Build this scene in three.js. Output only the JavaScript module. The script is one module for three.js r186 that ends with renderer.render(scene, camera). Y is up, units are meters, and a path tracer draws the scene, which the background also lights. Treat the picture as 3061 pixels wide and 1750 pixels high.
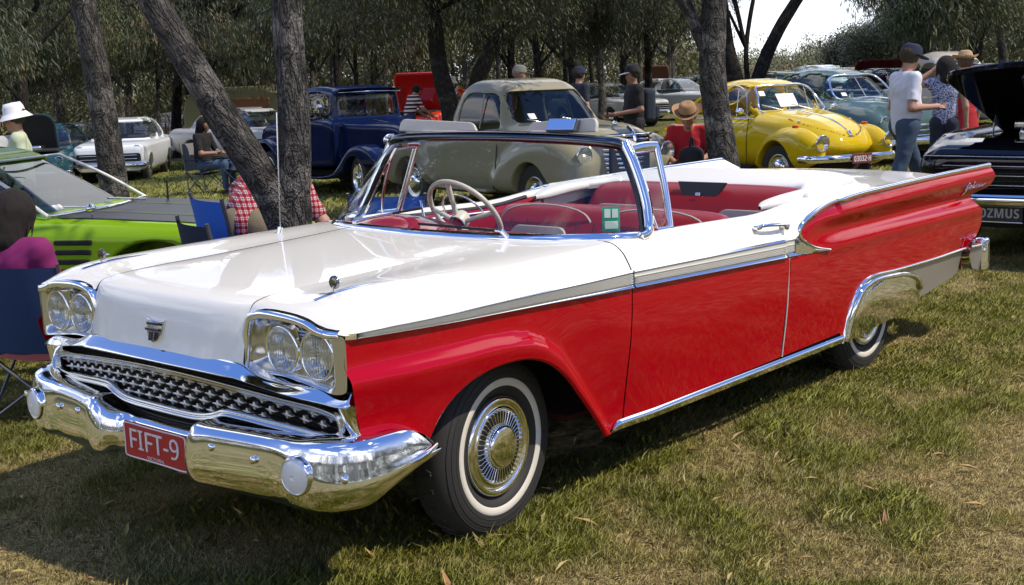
import * as THREE from 'three';
import { ImprovedNoise } from 'three/addons/math/ImprovedNoise.js';
import { mergeGeometries, mergeVertices } from 'three/addons/utils/BufferGeometryUtils.js';
import { RoundedBoxGeometry } from 'three/addons/geometries/RoundedBoxGeometry.js';
import { FontLoader } from 'three/addons/loaders/FontLoader.js';
import { TextGeometry } from 'three/addons/geometries/TextGeometry.js';

// ---------- camera, sky, sun, exposure ----------
const V = (x, y, z) => new THREE.Vector3(x, y, z);
const scene = new THREE.Scene();
const camera = new THREE.PerspectiveCamera(26.31, 1024 / 585, 0.1, 900);
const EYE = V(-2.347, 1.613, 3.672);
{
  const yaw = 48.95 * Math.PI / 180, pit = -9.65 * Math.PI / 180, roll = -1.86 * Math.PI / 180;
  const f = V(Math.sin(yaw) * Math.cos(pit), Math.sin(pit), -Math.cos(yaw) * Math.cos(pit));
  const r = f.clone().cross(V(0, 1, 0)).normalize(), u = r.clone().cross(f);
  const r2 = r.clone().multiplyScalar(Math.cos(roll)).addScaledVector(u, Math.sin(roll));
  const u2 = r.clone().multiplyScalar(-Math.sin(roll)).addScaledVector(u, Math.cos(roll));
  camera.matrixAutoUpdate = true;
  camera.position.copy(EYE);
  camera.quaternion.setFromRotationMatrix(new THREE.Matrix4().makeBasis(r2, u2, f.clone().negate()));
}
const renderer = new THREE.WebGLRenderer({ antialias: true });
renderer.setSize(1024, 585);
renderer.toneMapping = THREE.LinearToneMapping;
renderer.toneMappingExposure = 1.0;
renderer.shadowMap.enabled = true;
const SUN = V(0.32, 1, 0.74).normalize();
const sun = new THREE.DirectionalLight(0xfff1dc, 4.4);
sun.position.copy(SUN).multiplyScalar(80); sun.castShadow = true;
sun.shadow.mapSize.set(4096, 4096);
Object.assign(sun.shadow.camera, { left: -45, right: 45, top: 45, bottom: -45, near: 1, far: 220 });
scene.add(sun, sun.target);
function rng(seed) { let a = seed >>> 0; return () => { a = a + 0x6D2B79F5 | 0; let t = Math.imul(a ^ a >>> 15, 1 | a); t = t + Math.imul(t ^ t >>> 7, 61 | t) ^ t; return ((t ^ t >>> 14) >>> 0) / 4294967296; }; }
const perlin = new ImprovedNoise();
const nz = (x, y, z = 0) => perlin.noise(x, y, z);
const fbm = (x, y, z = 0, o = 4) => { let s = 0, a = 0.5; for (let i = 0; i < o; i++) { s += a * nz(x, y, z); x *= 2.03; y *= 2.03; z *= 2.03; a *= 0.5; } return s; };
const clamp = (x, a = 0, b = 1) => Math.min(b, Math.max(a, x));
const sm = (a, b, x) => { const t = clamp((x - a) / (b - a)); return t * t * (3 - 2 * t); };
const mix = (a, b, t) => a + (b - a) * t;
{
  const w = 1024, h = 512, d = new Float32Array(w * h * 4);
  for (let j = 0; j < h; j++) for (let i = 0; i < w; i++) {
    const el = ((j + 0.5) / h - 0.5) * Math.PI, az = (i + 0.5) / w * 2 * Math.PI;
    const y = Math.sin(el), cx = Math.cos(el) * Math.cos(az), cz = Math.cos(el) * Math.sin(az), k = (j * w + i) * 4;
    const up = Math.max(y, 0), haze = Math.pow(1 - up, 5);
    let c = [mix(0.12, 1.5, haze), mix(0.26, 1.56, haze), mix(0.74, 1.62, haze)];
    const q = 1 / (up + 0.22), n = fbm(cx * q * 1.1 + 3.1, cz * q * 1.1 - 1.7, 0.4, 6);
    const cl = sm(-0.02, 0.2, n + 0.1 * haze) * 0.95, br = 1.25 - 0.5 * sm(0.15, 0.5, n);
    c = c.map((v, m) => mix(v, [1.5, 1.53, 1.6][m] * br, cl));
    const s = y < 0 ? 0.25 : 1;
    d[k] = c[0] * s; d[k + 1] = c[1] * s; d[k + 2] = c[2] * s * (y < 0 ? 0.7 : 1); d[k + 3] = 1;
  }
  const t = new THREE.DataTexture(d, w, h, THREE.RGBAFormat, THREE.FloatType);
  t.mapping = THREE.EquirectangularReflectionMapping; t.magFilter = t.minFilter = THREE.LinearFilter; t.needsUpdate = true;
  scene.background = t; scene.environment = t;
}

// ---------- things, parts ----------
const used = {};
const numbered = (n) => { const k = used[n] = (used[n] ?? -1) + 1; return k ? `${n}_${String(k).padStart(3, '0')}` : n; };
function thing(name, label, category, [x, y, z] = [0, 0, 0], turn = 0, group) {
  const o = new THREE.Group(); o.name = numbered(name); o.position.set(x, y, z); o.rotation.y = turn;
  o.userData = { label, category }; if (group) o.userData.group = group;
  scene.add(o); return o;
}
function part(parent, name, geo, material, label) {
  const m = new THREE.Mesh(geo, material); m.name = name; m.castShadow = m.receiveShadow = true;
  if (label) m.userData.label = label;
  parent.add(m); return m;
}
const std = (color, roughness = 0.6, metalness = 0, o = {}) => new THREE.MeshStandardMaterial({ color: Array.isArray(color) ? new THREE.Color().setRGB(...color) : color, roughness, metalness, side: THREE.DoubleSide, ...o });
const paint = (r, g, b, o = {}) => new THREE.MeshPhysicalMaterial({ color: new THREE.Color().setRGB(r, g, b), roughness: 0.5, specularIntensity: 0, clearcoat: 1, clearcoatRoughness: 0.03, side: THREE.DoubleSide, ...o });
const M = {
  chrome: std([0.86, 0.87, 0.88], 0.045, 1), dullchrome: std([0.62, 0.62, 0.6], 0.22, 1), alu: std([0.74, 0.735, 0.7], 0.4, 0.25), header: std([0.1, 0.11, 0.13], 0.12, 1),
  red: paint(0.37, 0.0, 0.008, { clearcoat: 0.8 }), white: paint(0.86, 0.845, 0.765), black: std([0.012, 0.012, 0.012], 0.9), rubber: std([0.022, 0.022, 0.023], 0.75),
  glass: new THREE.MeshPhysicalMaterial({ color: new THREE.Color().setRGB(0.93, 0.97, 0.95), roughness: 0.0, transmission: 1, thickness: 0, side: THREE.DoubleSide }),
  tint: new THREE.MeshPhysicalMaterial({ color: new THREE.Color().setRGB(0.32, 0.38, 0.38), roughness: 0.0, transmission: 1, thickness: 0, side: THREE.DoubleSide }),
  lens: new THREE.MeshPhysicalMaterial({ color: new THREE.Color().setRGB(0.95, 0.96, 0.96), roughness: 0.08, transmission: 1, thickness: 0, side: THREE.DoubleSide }),
  vinylwhite: std([0.76, 0.75, 0.72], 0.42), vinylred: std([0.27, 0.014, 0.022], 0.38), vinylgrey: std([0.42, 0.4, 0.37], 0.5), beige: std([0.5, 0.48, 0.43], 0.6),
  whitewall: std([0.62, 0.6, 0.53], 0.7), mirror: std([0.9, 0.92, 0.95], 0.01, 1), amber: paint(0.6, 0.05, 0.01),
};

// ---------- geometry helpers ----------
function gridGeo(rows, flip = false) {
  const nu = rows.length, nv = rows[0].length, p = new Float32Array(nu * nv * 3), uv = new Float32Array(nu * nv * 2), ix = [];
  rows.forEach((r, i) => r.forEach((q, j) => { const k = i * nv + j; p[k * 3] = q.x; p[k * 3 + 1] = q.y; p[k * 3 + 2] = q.z; uv[k * 2] = i / (nu - 1); uv[k * 2 + 1] = j / (nv - 1); }));
  for (let i = 0; i < nu - 1; i++) for (let j = 0; j < nv - 1; j++) {
    const a = i * nv + j, b = a + nv;
    if (flip) ix.push(a, a + 1, b, b, a + 1, b + 1); else ix.push(a, b, a + 1, b, b + 1, a + 1);
  }
  const g = new THREE.BufferGeometry();
  g.setAttribute('position', new THREE.BufferAttribute(p, 3)); g.setAttribute('uv', new THREE.BufferAttribute(uv, 2)); g.setIndex(ix); g.computeVertexNormals(); return g;
}
const P3 = (a) => a.isVector3 ? a : V(...a);
const crv = (pts, n, closed = false) => new THREE.CatmullRomCurve3(pts.map(P3), closed, 'centripetal').getPoints(n);
function surf(net, nu, nv, flip) {           // net[i][j]: a smooth sheet through all points
  const rows = net.map((r) => crv(r, nv)), out = [];
  const cols = rows[0].map((_, j) => crv(rows.map((r) => r[j]), nu));
  for (let i = 0; i <= nu; i++) out.push(cols.map((c) => c[i]));
  return gridGeo(out, flip);
}
function mirrorZ(g) {
  const m = g.clone(); const p = m.attributes.position, n = m.attributes.normal;
  for (let i = 0; i < p.count; i++) { p.setZ(i, -p.getZ(i)); if (n) n.setZ(i, -n.getZ(i)); }
  if (m.index) { const a = m.index.array; for (let i = 0; i < a.length; i += 3) { const t = a[i]; a[i] = a[i + 1]; a[i + 1] = t; } }
  else for (const nm of Object.keys(m.attributes)) { const at = m.attributes[nm], s = at.itemSize; for (let i = 0; i < at.count; i += 3) for (let k = 0; k < s; k++) { const t = at.array[i * s + k]; at.array[i * s + k] = at.array[(i + 1) * s + k]; at.array[(i + 1) * s + k] = t; } }
  return m;
}
const join = (...gs) => { const l = gs.flat().map((g) => { const h = g.index ? g.toNonIndexed() : g.clone(); for (const n of Object.keys(h.attributes)) if (!['position', 'normal', 'uv'].includes(n)) h.deleteAttribute(n); if (!h.attributes.uv) h.setAttribute('uv', new THREE.BufferAttribute(new Float32Array(h.attributes.position.count * 2), 2)); return h; }); return mergeGeometries(l); };
function sweep(path, prof, up = V(0, 1, 0), { closed = false, scale, cap = true, ring = true } = {}) {
  const P = path.map(P3), n = P.length, rows = [];
  for (let i = 0; i < n; i++) {
    const a = P[closed ? (i + n - 1) % n : Math.max(i - 1, 0)], b = P[closed ? (i + 1) % n : Math.min(i + 1, n - 1)];
    const T = b.clone().sub(a).normalize(), U0 = typeof up === 'function' ? up(i / (n - 1), i) : up;
    const S = T.clone().cross(U0).normalize(), U = S.clone().cross(T), k = scale ? scale(i / (n - 1)) : 1, [ka, kb] = Array.isArray(k) ? k : [k, k];
    const row = prof.map(([x, y]) => P[i].clone().addScaledVector(S, x * ka).addScaledVector(U, y * kb));
    if (ring) row.push(row[0].clone()); rows.push(row);
  }
  if (closed) rows.push(rows[0].map((q) => q.clone()));
  const gs = [gridGeo(rows, true)];
  if (cap && !closed && ring) for (const [r, f] of [[rows[0], true], [rows[n - 1], false]]) {
    const c = r.reduce((s, q) => s.add(q), V(0, 0, 0)).multiplyScalar(1 / r.length); gs.push(gridGeo([r, r.map(() => c.clone())], f));
  }
  return join(gs);
}
const circ = (r, n = 8, ry = r) => Array.from({ length: n }, (_, i) => [r * Math.cos(i / n * 2 * Math.PI), ry * Math.sin(i / n * 2 * Math.PI)]);
const rod = (path, r, n = 8, s = 24) => sweep(path.length > 2 ? crv(path, s) : path, circ(r, n), Math.abs(P3(path[0]).clone().sub(P3(path[path.length - 1])).normalize().y) > 0.9 ? V(1, 0, 0) : V(0, 1, 0));
const rbox = (w, h, d, r, x = 0, y = 0, z = 0, s = 3) => new RoundedBoxGeometry(w, h, d, s, Math.min(r, w / 2.01, h / 2.01, d / 2.01)).translate(x, y, z);
function sdPoly(P) {
  const n = P.length;
  return (x, y) => {
    let d = 1e9, s = 1;
    for (let i = 0, j = n - 1; i < n; j = i++) {
      const ax = P[i][0], ay = P[i][1], ex = P[j][0] - ax, ey = P[j][1] - ay, wx = x - ax, wy = y - ay;
      const t = clamp((wx * ex + wy * ey) / (ex * ex + ey * ey + 1e-12)), bx = wx - ex * t, by = wy - ey * t; d = Math.min(d, bx * bx + by * by);
      const c1 = y >= ay, c2 = y < P[j][1], c3 = ex * wy > ey * wx; if ((c1 && c2 && c3) || (!c1 && !c2 && !c3)) s = -s;
    }
    return s * Math.sqrt(d);
  };
}
const curve2 = (pts, n) => crv(pts.map(([x, y]) => [x, y, 0]), n).map((q) => [q.x, q.y]);
function clipPatch(poly, fn, cell, flip = false) {      // a sheet over the inside of a 2-D outline, bent by fn
  const sd = sdPoly(poly); let x0 = 1e9, y0 = 1e9, x1 = -1e9, y1 = -1e9;
  for (const [x, y] of poly) { x0 = Math.min(x0, x); x1 = Math.max(x1, x); y0 = Math.min(y0, y); y1 = Math.max(y1, y); }
  x0 -= cell * 0.37; y0 -= cell * 0.41; const nx = Math.ceil((x1 - x0) / cell) + 1, ny = Math.ceil((y1 - y0) / cell) + 1, pos = [], ix = [], ids = new Map();
  const S = new Float32Array((nx + 1) * (ny + 1)), at = (i, j) => [x0 + i * cell, y0 + j * cell], key = (i, j) => i * (ny + 1) + j;
  for (let i = 0; i <= nx; i++) for (let j = 0; j <= ny; j++) S[key(i, j)] = sd(...at(i, j));
  const put = (k, q) => { if (!ids.has(k)) { ids.set(k, pos.length / 3); pos.push(...fn(q[0], q[1])); } return ids.get(k); };
  const tri = (c) => {
    const out = [];
    for (let a = 0; a < 3; a++) {
      const [i, j] = c[a], [m, n] = c[(a + 1) % 3], s = S[key(i, j)], t = S[key(m, n)];
      if (s <= 0) out.push(put(key(i, j), at(i, j)));
      if ((s <= 0) !== (t <= 0)) { const f = s / (s - t), p = at(i, j), q = at(m, n), ka = key(i, j), kb = key(m, n); out.push(put(Math.min(ka, kb) * 1e7 + Math.max(ka, kb) + 1e6, [mix(p[0], q[0], f), mix(p[1], q[1], f)])); }
    }
    for (let a = 1; a + 1 < out.length; a++) if (flip) ix.push(out[0], out[a + 1], out[a]); else ix.push(out[0], out[a], out[a + 1]);
  };
  for (let i = 0; i < nx; i++) for (let j = 0; j < ny; j++) { tri([[i, j], [i + 1, j], [i + 1, j + 1]]); tri([[i, j], [i + 1, j + 1], [i, j + 1]]); }
  const g = new THREE.BufferGeometry(); g.setAttribute('position', new THREE.Float32BufferAttribute(pos, 3));
  g.setAttribute('uv', new THREE.Float32BufferAttribute(new Float32Array(pos.length / 3 * 2), 2)); g.setIndex(ix); g.computeVertexNormals(); return g;
}
const lathe = (pts, n = 48) => new THREE.LatheGeometry(pts.map(([r, y]) => new THREE.Vector2(r, y)), n).rotateX(Math.PI / 2);   // axis along z, outside towards +z
const fontB = await new FontLoader().loadAsync('fonts/droid/droid_sans_bold.typeface.json');
const fontR = await new FontLoader().loadAsync('fonts/droid/droid_sans_regular.typeface.json');
function text(s, h, w, depth = 0.004, font = fontB) {           // lettering centred on the origin, facing +z
  const g = new TextGeometry(s, { font, size: h, depth, curveSegments: 4 }); g.computeBoundingBox(); const b = g.boundingBox;
  g.translate(-(b.min.x + b.max.x) / 2, -(b.min.y + b.max.y) / 2, 0); if (w) g.scale(w / (b.max.x - b.min.x), h / (b.max.y - b.min.y), 1); return g;
}
// the lie of the land: level round the red car, falling gently to the left and rising a little to the right
function groundY(x, z) {
  const dx = x - EYE.x, dz = z - EYE.z, lat = dx * 0.657 + dz * 0.754, s = (t) => 0.4 * Math.log(1 + Math.exp(clamp(t / 0.4, -30, 60)));
  const far = sm(120, 60, Math.hypot(dx, dz));
  return (-0.055 * s(-lat - 1.3) + 0.03 * s(Math.min(lat, 14) - 3.7)) * mix(0.4, 1, far) + 0.012 * fbm(x * 0.5, z * 0.5, 7) * sm(0.5, 3, Math.abs(z) - 1);
}
const site = (d, lat) => [EYE.x + 0.7541 * d + 0.6567 * lat, EYE.z - 0.6567 * d + 0.7541 * lat];   // metres ahead of and to the right of where the picture is taken
// ---------- the red and white convertible ----------
const car = thing('convertible_car', 'red and white finned convertible with whitewall tyres, chrome bumper and lowered top, nearest car', 'car', [2.6, 0, 0]);
const CX = 2.6;
const fp = (name, g, m, parent = car, label) => part(parent, name, g.translate(parent === car ? -CX : 0, 0, 0), m, label);
const both = (name, g, m, parent, label) => { const h = mirrorZ(g); return [fp(name, g, m, parent, label), fp(name, h, m, parent, label)]; };
const FL = [[-0.4, 0.735], [0.3, 0.735], [0.668, 0.736], [0.8, 0.728], [0.88, 0.715], [0.96, 0.685], [1.05, 0.625], [1.176, 0.491], [1.287, 0.365], [1.38, 0.25]];
const flare = sdPoly([...FL, [1.0, -0.4], [-0.4, -0.4]]);
function zs(x, y) {                                        // half width of the body side
  let z = 0.93 - 0.045 * sm(0.78, 0.2, y) - 0.037 * sm(0.62, 0.0, x) ** 1.5;
  if (x < 1.7) { const d = flare(x, y); z += 0.032 * sm(-0.3, 0.35, x) * sm(0.034, -0.006, d) - 0.016 * sm(-0.0, -0.14, d) * sm(1.2, 0.9, x); z -= 0.012 * sm(0.35, 0.08, d) * sm(0, 0.05, d); }
  if (x > 2.7) {
    const t = clamp((x - 2.78) / 2.4), a = sm(2.8, 3.3, x), yc = mix(0.925, 0.965, t), yh = mix(0.845, 0.848, t), yl = mix(0.78, 0.775, t), g = (c, w) => Math.exp(-(((y - c) / w) ** 2));
    z += a * (0.022 * g(yc, 0.035) - mix(0.012, 0.045, t) * g(yh, 0.036) + 0.012 * g(yl, 0.04)) - 0.02 * a * sm(0.99, 1.03, y);
    z -= 0.05 * sm(4.3, 5.25, x) * sm(0.8, 0.4, y);
    z -= 0.03 * sm(0.9, 1, a) * sm(2.98, 2.82, x) * 0 ;
    const e = Math.hypot((x - 3.15) / 0.33, (y - 0.85) / 0.1); if (x < 3.2) z -= 0.014 * sm(0.75, 1.02, e) * sm(0.76, 0.79, y);
  }
  return z;
}
const sideFn = (off) => (x, y) => [x, y, zs(x, y) + off];
{
  const top = (x) => mix(0.862, 0.8165, (x - 0.09) / 1.404), sill = (x) => mix(0.288, 0.318, (x - 1.42) / 1.9);
  const archF = curve2([[0.34, 0.42], [0.381, 0.476], [0.438, 0.565], [0.539, 0.638], [0.642, 0.67], [0.764, 0.68], [0.882, 0.668], [0.975, 0.634], [1.07, 0.569], [1.177, 0.463], [1.279, 0.355], [1.345, 0.272]], 44);
  const front = [[0.088, 0.872], [0.08, 0.8], [0.078, 0.733], [0.095, 0.66], [0.122, 0.57], [0.13, 0.5], [0.2, 0.44]];
  const A = [...front, ...archF, [1.4, 0.266], [1.494, 0.268], [1.496, top(1.494)]];
  both('front_fender', clipPatch(A, sideFn(0), 0.0125), M.red);
  // rolled lip of the front arch
  const lip = archF.map(([x, y]) => [x, y, zs(x, y) - 0.012]);
  both('arch_lip', sweep(lip.map(P3), circ(0.012, 8), V(0, 0, 1), {}), M.red);
  const B = [[1.502, sill(1.5)], [2.727, sill(2.727)], [2.733, 0.776], [1.502, 0.8162]];
  both('door', clipPatch(B, sideFn(0), 0.0125), M.red);
  both('door_edge', rod([[2.735, sill(2.73), zs(2.73, 0.33)], [2.738, 0.55, zs(2.73, 0.55) + 0.001], [2.735, 0.774, zs(2.73, 0.77)]], 0.004, 6), M.alu);
  const archR = [[3.325, 0.318], [3.355, 0.262], [3.372, 0.3], [3.4, 0.4], [3.43, 0.46], [3.475, 0.52], [3.53, 0.548], [3.6, 0.566]];
  const tail = curve2([[4.93, 0.545], [5.07, 0.59], [5.1, 0.63], [5.109, 0.674], [5.075, 0.746], [4.99, 0.816], [5.01, 0.851], [5.1, 0.872], [5.2, 0.888], [5.236, 0.938], [5.2, 0.975], [5.194, 1.016]], 40);
  const fin = [[5.19, 1.018], [4.48, 1.014], [3.742, 1.006], [3.387, 1.0], [3.11, 0.982], [2.953, 0.95], [2.861, 0.916], [2.83, 0.886], [2.837, 0.855], [2.883, 0.826], [2.955, 0.797], [3.104, 0.7665]];
  const finC = curve2(fin, 90);
  const C = [[2.741, sill(2.74)], ...archR, [3.9, 0.562], ...tail, ...finC, [2.741, 0.7755]];
  both('rear_quarter', clipPatch(C, sideFn(0), 0.0125), M.red);
  // chrome strip round the nose of the rear panel and along the fin
  const strip = finC.map(([x, y]) => P3([x, y, zs(x, y) + 0.004]));
  both('fin_strip', sweep(strip, [[-0.006, -0.011], [0.008, -0.011], [0.013, 0.004], [0.006, 0.014], [-0.01, 0.014]], V(0, 0, 1), { scale: (t) => [t < 0.5 ? 1.15 - 0.3 * t : mix(1.0, 0.42, sm(0.5, 0.95, t)), mix(1, 0.55, sm(0.55, 1, t))] }), M.chrome);
  // spear: chrome edges over ribbed insert
  const xu = (v, t) => mix(0.07, t, v), up = (x) => x < 1.5 ? mix(0.878, 0.882, x / 1.5) : mix(0.882, 0.857, (x - 1.5) / 1.3), lo = (x) => x < 1.494 ? top(x) : mix(0.8165, 0.7655, (x - 1.494) / 1.606);
  const piece = (x0, x1, a, b, fn, n = 50, m = 6) => { const R = []; for (let i = 0; i <= n; i++) { const x = mix(x0, x1, i / n), r = []; for (let j = 0; j <= m; j++) { const v = mix(a, b, j / m), y = mix(lo(x), Math.max(up(x), lo(x) + 0.006), v); r.push(V(x, y, zs(x, y) + fn(v, j, x))); } R.push(r); } return gridGeo(R); };
  const T = []; for (const [x0, x1] of [[0.115, 1.494], [1.504, 2.82]]) {
    T.push(piece(x0, x1, -0.02, 0.24, (v) => v < 0.03 ? 0.004 + 0.013 * (v + 0.02) / 0.05 : 0.017 - 0.012 * ((v - 0.03) / 0.21) ** 1.3, 60, 10));
    T.push(piece(x0, x1, 0.9, 1.06, (v) => v < 0.94 ? 0.004 + 0.01 * (v - 0.9) / 0.04 : 0.014 - 0.011 * (v - 0.94) / 0.12, 60, 8));
  }
  T.push(piece(0.085, 0.117, -0.02, 1.06, (v, j, x) => 0.004 + 0.012 * (x - 0.085) / 0.032, 6, 6));
  const tip = []; for (let i = 0; i <= 24; i++) { const x = mix(2.79, 3.1, i / 24), r = []; for (let j = 0; j <= 6; j++) { const y0 = lo(x) - 0.001, y1 = Math.max(y0 + 0.002, x < 2.83 ? mix(0.857, 0.85, (x - 2.79) / 0.04) : x < 2.883 ? mix(0.85, 0.82, (x - 2.83) / 0.053) : x < 2.955 ? mix(0.82, 0.793, (x - 2.883) / 0.072) : mix(0.793, 0.766, (x - 2.955) / 0.145)); const y = mix(y0, y1, j / 6); r.push(V(x, y, zs(x, y) + 0.006 + 0.008 * Math.sin(Math.PI * j / 6))); } tip.push(r); }
  T.push(gridGeo(tip));
  both('side_spear', join(T), M.chrome);
  const rib = (x0, x1) => piece(x0, x1, 0.24, 0.9, (v, j) => 0.004 + (v < 0.66 || x1 < 1.5 ? 0.008 * (j % 2) : 0.004), 50, 15);
  both('spear_insert', join(rib(0.13, 1.494), rib(1.504, 2.82)), M.alu);
  // rocker moulding
  const rk = []; for (let i = 0; i <= 60; i++) { const t = i / 60, x = mix(1.408, 3.345, t), h = i === 0 ? 0.012 : 0.034, yb = mix(0.262, 0.268, t); rk.push([0, 0.25, 0.5, 0.62, 0.8, 1].map((v) => V(x + (v - 0.5) * 0.03, mix(yb, yb + h, v), zs(x, 0.29) + 0.004 + 0.012 * (v < 0.6 ? 1 - 0.25 * (0.6 - v) : 1 - ((v - 0.6) / 0.4) ** 2)))); }
  both('rocker_moulding', gridGeo(rk), M.chrome);
  // rear: chrome arch moulding, skirt, gravel shield
  const am = curve2([[3.35, 0.258], [3.372, 0.3], [3.4, 0.4], [3.432, 0.462], [3.478, 0.519], [3.53, 0.546], [3.62, 0.564], [3.9, 0.556], [4.4, 0.549], [4.93, 0.544]], 70);
  both('rear_trim', sweep(am.map(([x, y]) => P3([x, y, zs(x, y) + 0.003])), [[-0.009, -0.006], [0.009, -0.006], [0.006, 0.008], [-0.007, 0.008]], V(0, 0, 1)), M.chrome);
  const sk = curve2([[3.39, 0.262], [3.405, 0.33], [3.44, 0.43], [3.5, 0.5], [3.62, 0.535], [3.9, 0.53], [4.08, 0.508], [4.18, 0.475], [4.24, 0.42], [4.262, 0.36], [4.25, 0.325]], 50);
  const skz = (x, y) => 0.92 - 0.03 * sm(0.52, 0.2, y) + 0.014 * Math.sqrt(clamp(1 - Math.hypot((x - 3.83) / 0.44, (y - 0.25) / 0.29) ** 2)) ** 0.7;
  both('fender_skirt', clipPatch([...sk, [4.1, 0.31], [3.9, 0.3], [3.6, 0.282]], (x, y) => [x, y, skz(x, y)], 0.012), M.chrome, car);
  both('skirt_moulding', sweep(sk.slice(0, 42).map(([x, y]) => P3([x, y, skz(x, y) + 0.004])), [[-0.016, -0.004], [0.016, -0.004], [0.008, 0.009], [-0.008, 0.009]], V(0, 0, 1)), M.chrome);
  both('gravel_shield', clipPatch([[3.56, 0.552], [4.92, 0.536], [4.925, 0.4], [4.7, 0.38], [4.3, 0.35], [4.24, 0.36], [4.2, 0.42], [4.14, 0.47], [4.02, 0.5], [3.9, 0.52]], (x, y) => [x, y, zs(x, y) - 0.006], 0.0125), std([0.4, 0.38, 0.34], 0.5, 0.7), car);
}
{ // white upper body
  const L9 = [0.452, 0.53, 0.65, 0.74, 0.8, 0.845, 0.887, 0.912, 0.93], at = (x, ys, zz = L9) => zz.map((z, i) => [Array.isArray(x) ? x[i] : x, ys[i], z]);
  const net = [
    [[0.068, 0.904, 0.452], [0.06, 0.915, 0.53], [0.058, 0.917, 0.65], [0.06, 0.91, 0.74], [0.062, 0.892, 0.79], [0.066, 0.881, 0.83], [0.07, 0.879, 0.86], [0.074, 0.878, 0.88], [0.079, 0.876, 0.892]],
    at(0.09, [0.931, 0.935, 0.937, 0.931, 0.917, 0.903, 0.893, 0.887, 0.876], [0.452, 0.53, 0.65, 0.74, 0.79, 0.831, 0.863, 0.883, 0.8945]),
    at(0.13, [0.944, 0.944, 0.947, 0.944, 0.936, 0.922, 0.908, 0.895, 0.8765], [0.452, 0.53, 0.65, 0.74, 0.79, 0.832, 0.866, 0.886, 0.897]),
    at(0.26, [0.956, 0.957, 0.965, 0.965, 0.959, 0.948, 0.928, 0.908, 0.8785], [0.452, 0.53, 0.65, 0.74, 0.795, 0.838, 0.877, 0.9, 0.913]),
    at(0.6, [0.967, 0.969, 0.977, 0.977, 0.971, 0.962, 0.938, 0.912, 0.8795]), at(1.0, [0.983, 0.982, 0.984, 0.983, 0.979, 0.971, 0.945, 0.914, 0.8805]),
    at([1.28, 1.3, 1.34, 1.36, 1.36, 1.36, 1.36, 1.36, 1.36], [0.996, 0.994, 0.992, 0.989, 0.985, 0.978, 0.95, 0.915, 0.8815]),
    at([1.35, 1.38, 1.45, 1.494, 1.494, 1.494, 1.494, 1.494, 1.494], [0.999, 0.998, 0.996, 0.992, 0.987, 0.9796, 0.951, 0.9153, 0.882])];
  both('fender_top', surf(net, 60, 28, true), M.white);
  const hz = [-0.447, -0.4, -0.3, -0.15, 0, 0.15, 0.3, 0.4, 0.447];
  const hood = hz.map((z) => { const a = Math.abs(z) / 0.447, e = a ** 6, b = 0.002 * Math.cos(a * 3); const xe = 1.285 + 0.05 * a ** 2;
    return [[0.004 + 0.03 * e, 0.748 - 0.012 * a * a, z], [0.016 + 0.028 * e, 0.79, z], [0.03 + 0.026 * e, 0.85, z], [0.046 + 0.025 * e, 0.9, z], [0.072 + 0.018 * e, 0.931, z], [0.13, 0.9475 - 0.003 * e, z], [0.26, 0.957 - 0.002 * e, z], [0.6, 0.972 - 0.006 * e, z], [1.0, 0.988 - 0.006 * e, z], [xe, 1.0 - 0.002 * e, z]]; });
  const hoodMesh = fp('hood', surf(hood, 48, 60, true), M.white);
  const emb = new THREE.Shape(); emb.moveTo(-0.062, 0.045); emb.quadraticCurveTo(0, 0.03, 0.062, 0.045); emb.lineTo(0.052, -0.015); emb.quadraticCurveTo(0.04, -0.045, 0, -0.052); emb.quadraticCurveTo(-0.04, -0.045, -0.052, -0.015); emb.closePath();
  const eg = new THREE.ExtrudeGeometry(emb, { depth: 0.008, bevelSize: 0.006, bevelThickness: 0.008, bevelSegments: 2 }).rotateY(-Math.PI / 2).scale(1, 0.76, 0.76).rotateZ(-0.22).translate(0.024, 0.808, 0);
  const em = fp('hood_emblem', eg, M.chrome);
  part(em, 'emblem_bar', join(new THREE.BoxGeometry(0.006, 0.008, 0.07), new THREE.BoxGeometry(0.006, 0.03, 0.018).translate(0, -0.022, 0), new THREE.BoxGeometry(0.006, 0.008, 0.06).translate(0, 0.02, 0)).rotateZ(-0.22).translate(-0.002 - CX, 0.815, 0), std([0.04, 0.03, 0.05], 0.3, 0.4));
  // fender ornaments: a ring sight on a slim chrome foot
  for (const s of [1, -1]) {
    const g = join(rod([[0.15, 0.95, 0.675 * s], [0.28, 0.967, 0.675 * s], [0.46, 0.968, 0.675 * s]], 0.007, 6), rod([[0.235, 0.96, 0.675 * s], [0.235, 0.985, 0.675 * s]], 0.004, 6), rod([[0.24, 0.998, 0.675 * s], [0.268, 0.996, 0.675 * s]], 0.004, 6));
    const o = fp('fender_ornament', g, M.chrome);
    part(o, 'ornament_disc', lathe([[0, 0.002], [0.013, 0.002], [0.018, 0.006], [0.022, 0.002], [0.022, -0.004], [0, -0.004]], 20).rotateY(-Math.PI / 2).translate(0.238 - CX, 0.998, 0.675 * s), std([0.25, 0.25, 0.27], 0.12, 1));
  }
  // door tops and rear quarters
  const ST = [[1.502, 0.987, 0.8815], [1.95, 0.99, 0.876], [2.4, 0.982, 0.866], [2.63, 0.978, 0.861], [2.79, 0.986, 0.858], [2.835, 0.99, 0.885], [2.9, 0.996, 0.925], [3.0, 1.003, 0.96], [3.15, 1.01, 0.984], [3.4, 1.006, 1.0], [3.742, 1.003, 1.007], [4.48, 0.988, 1.015], [5.19, 0.975, 1.019]];
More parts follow.
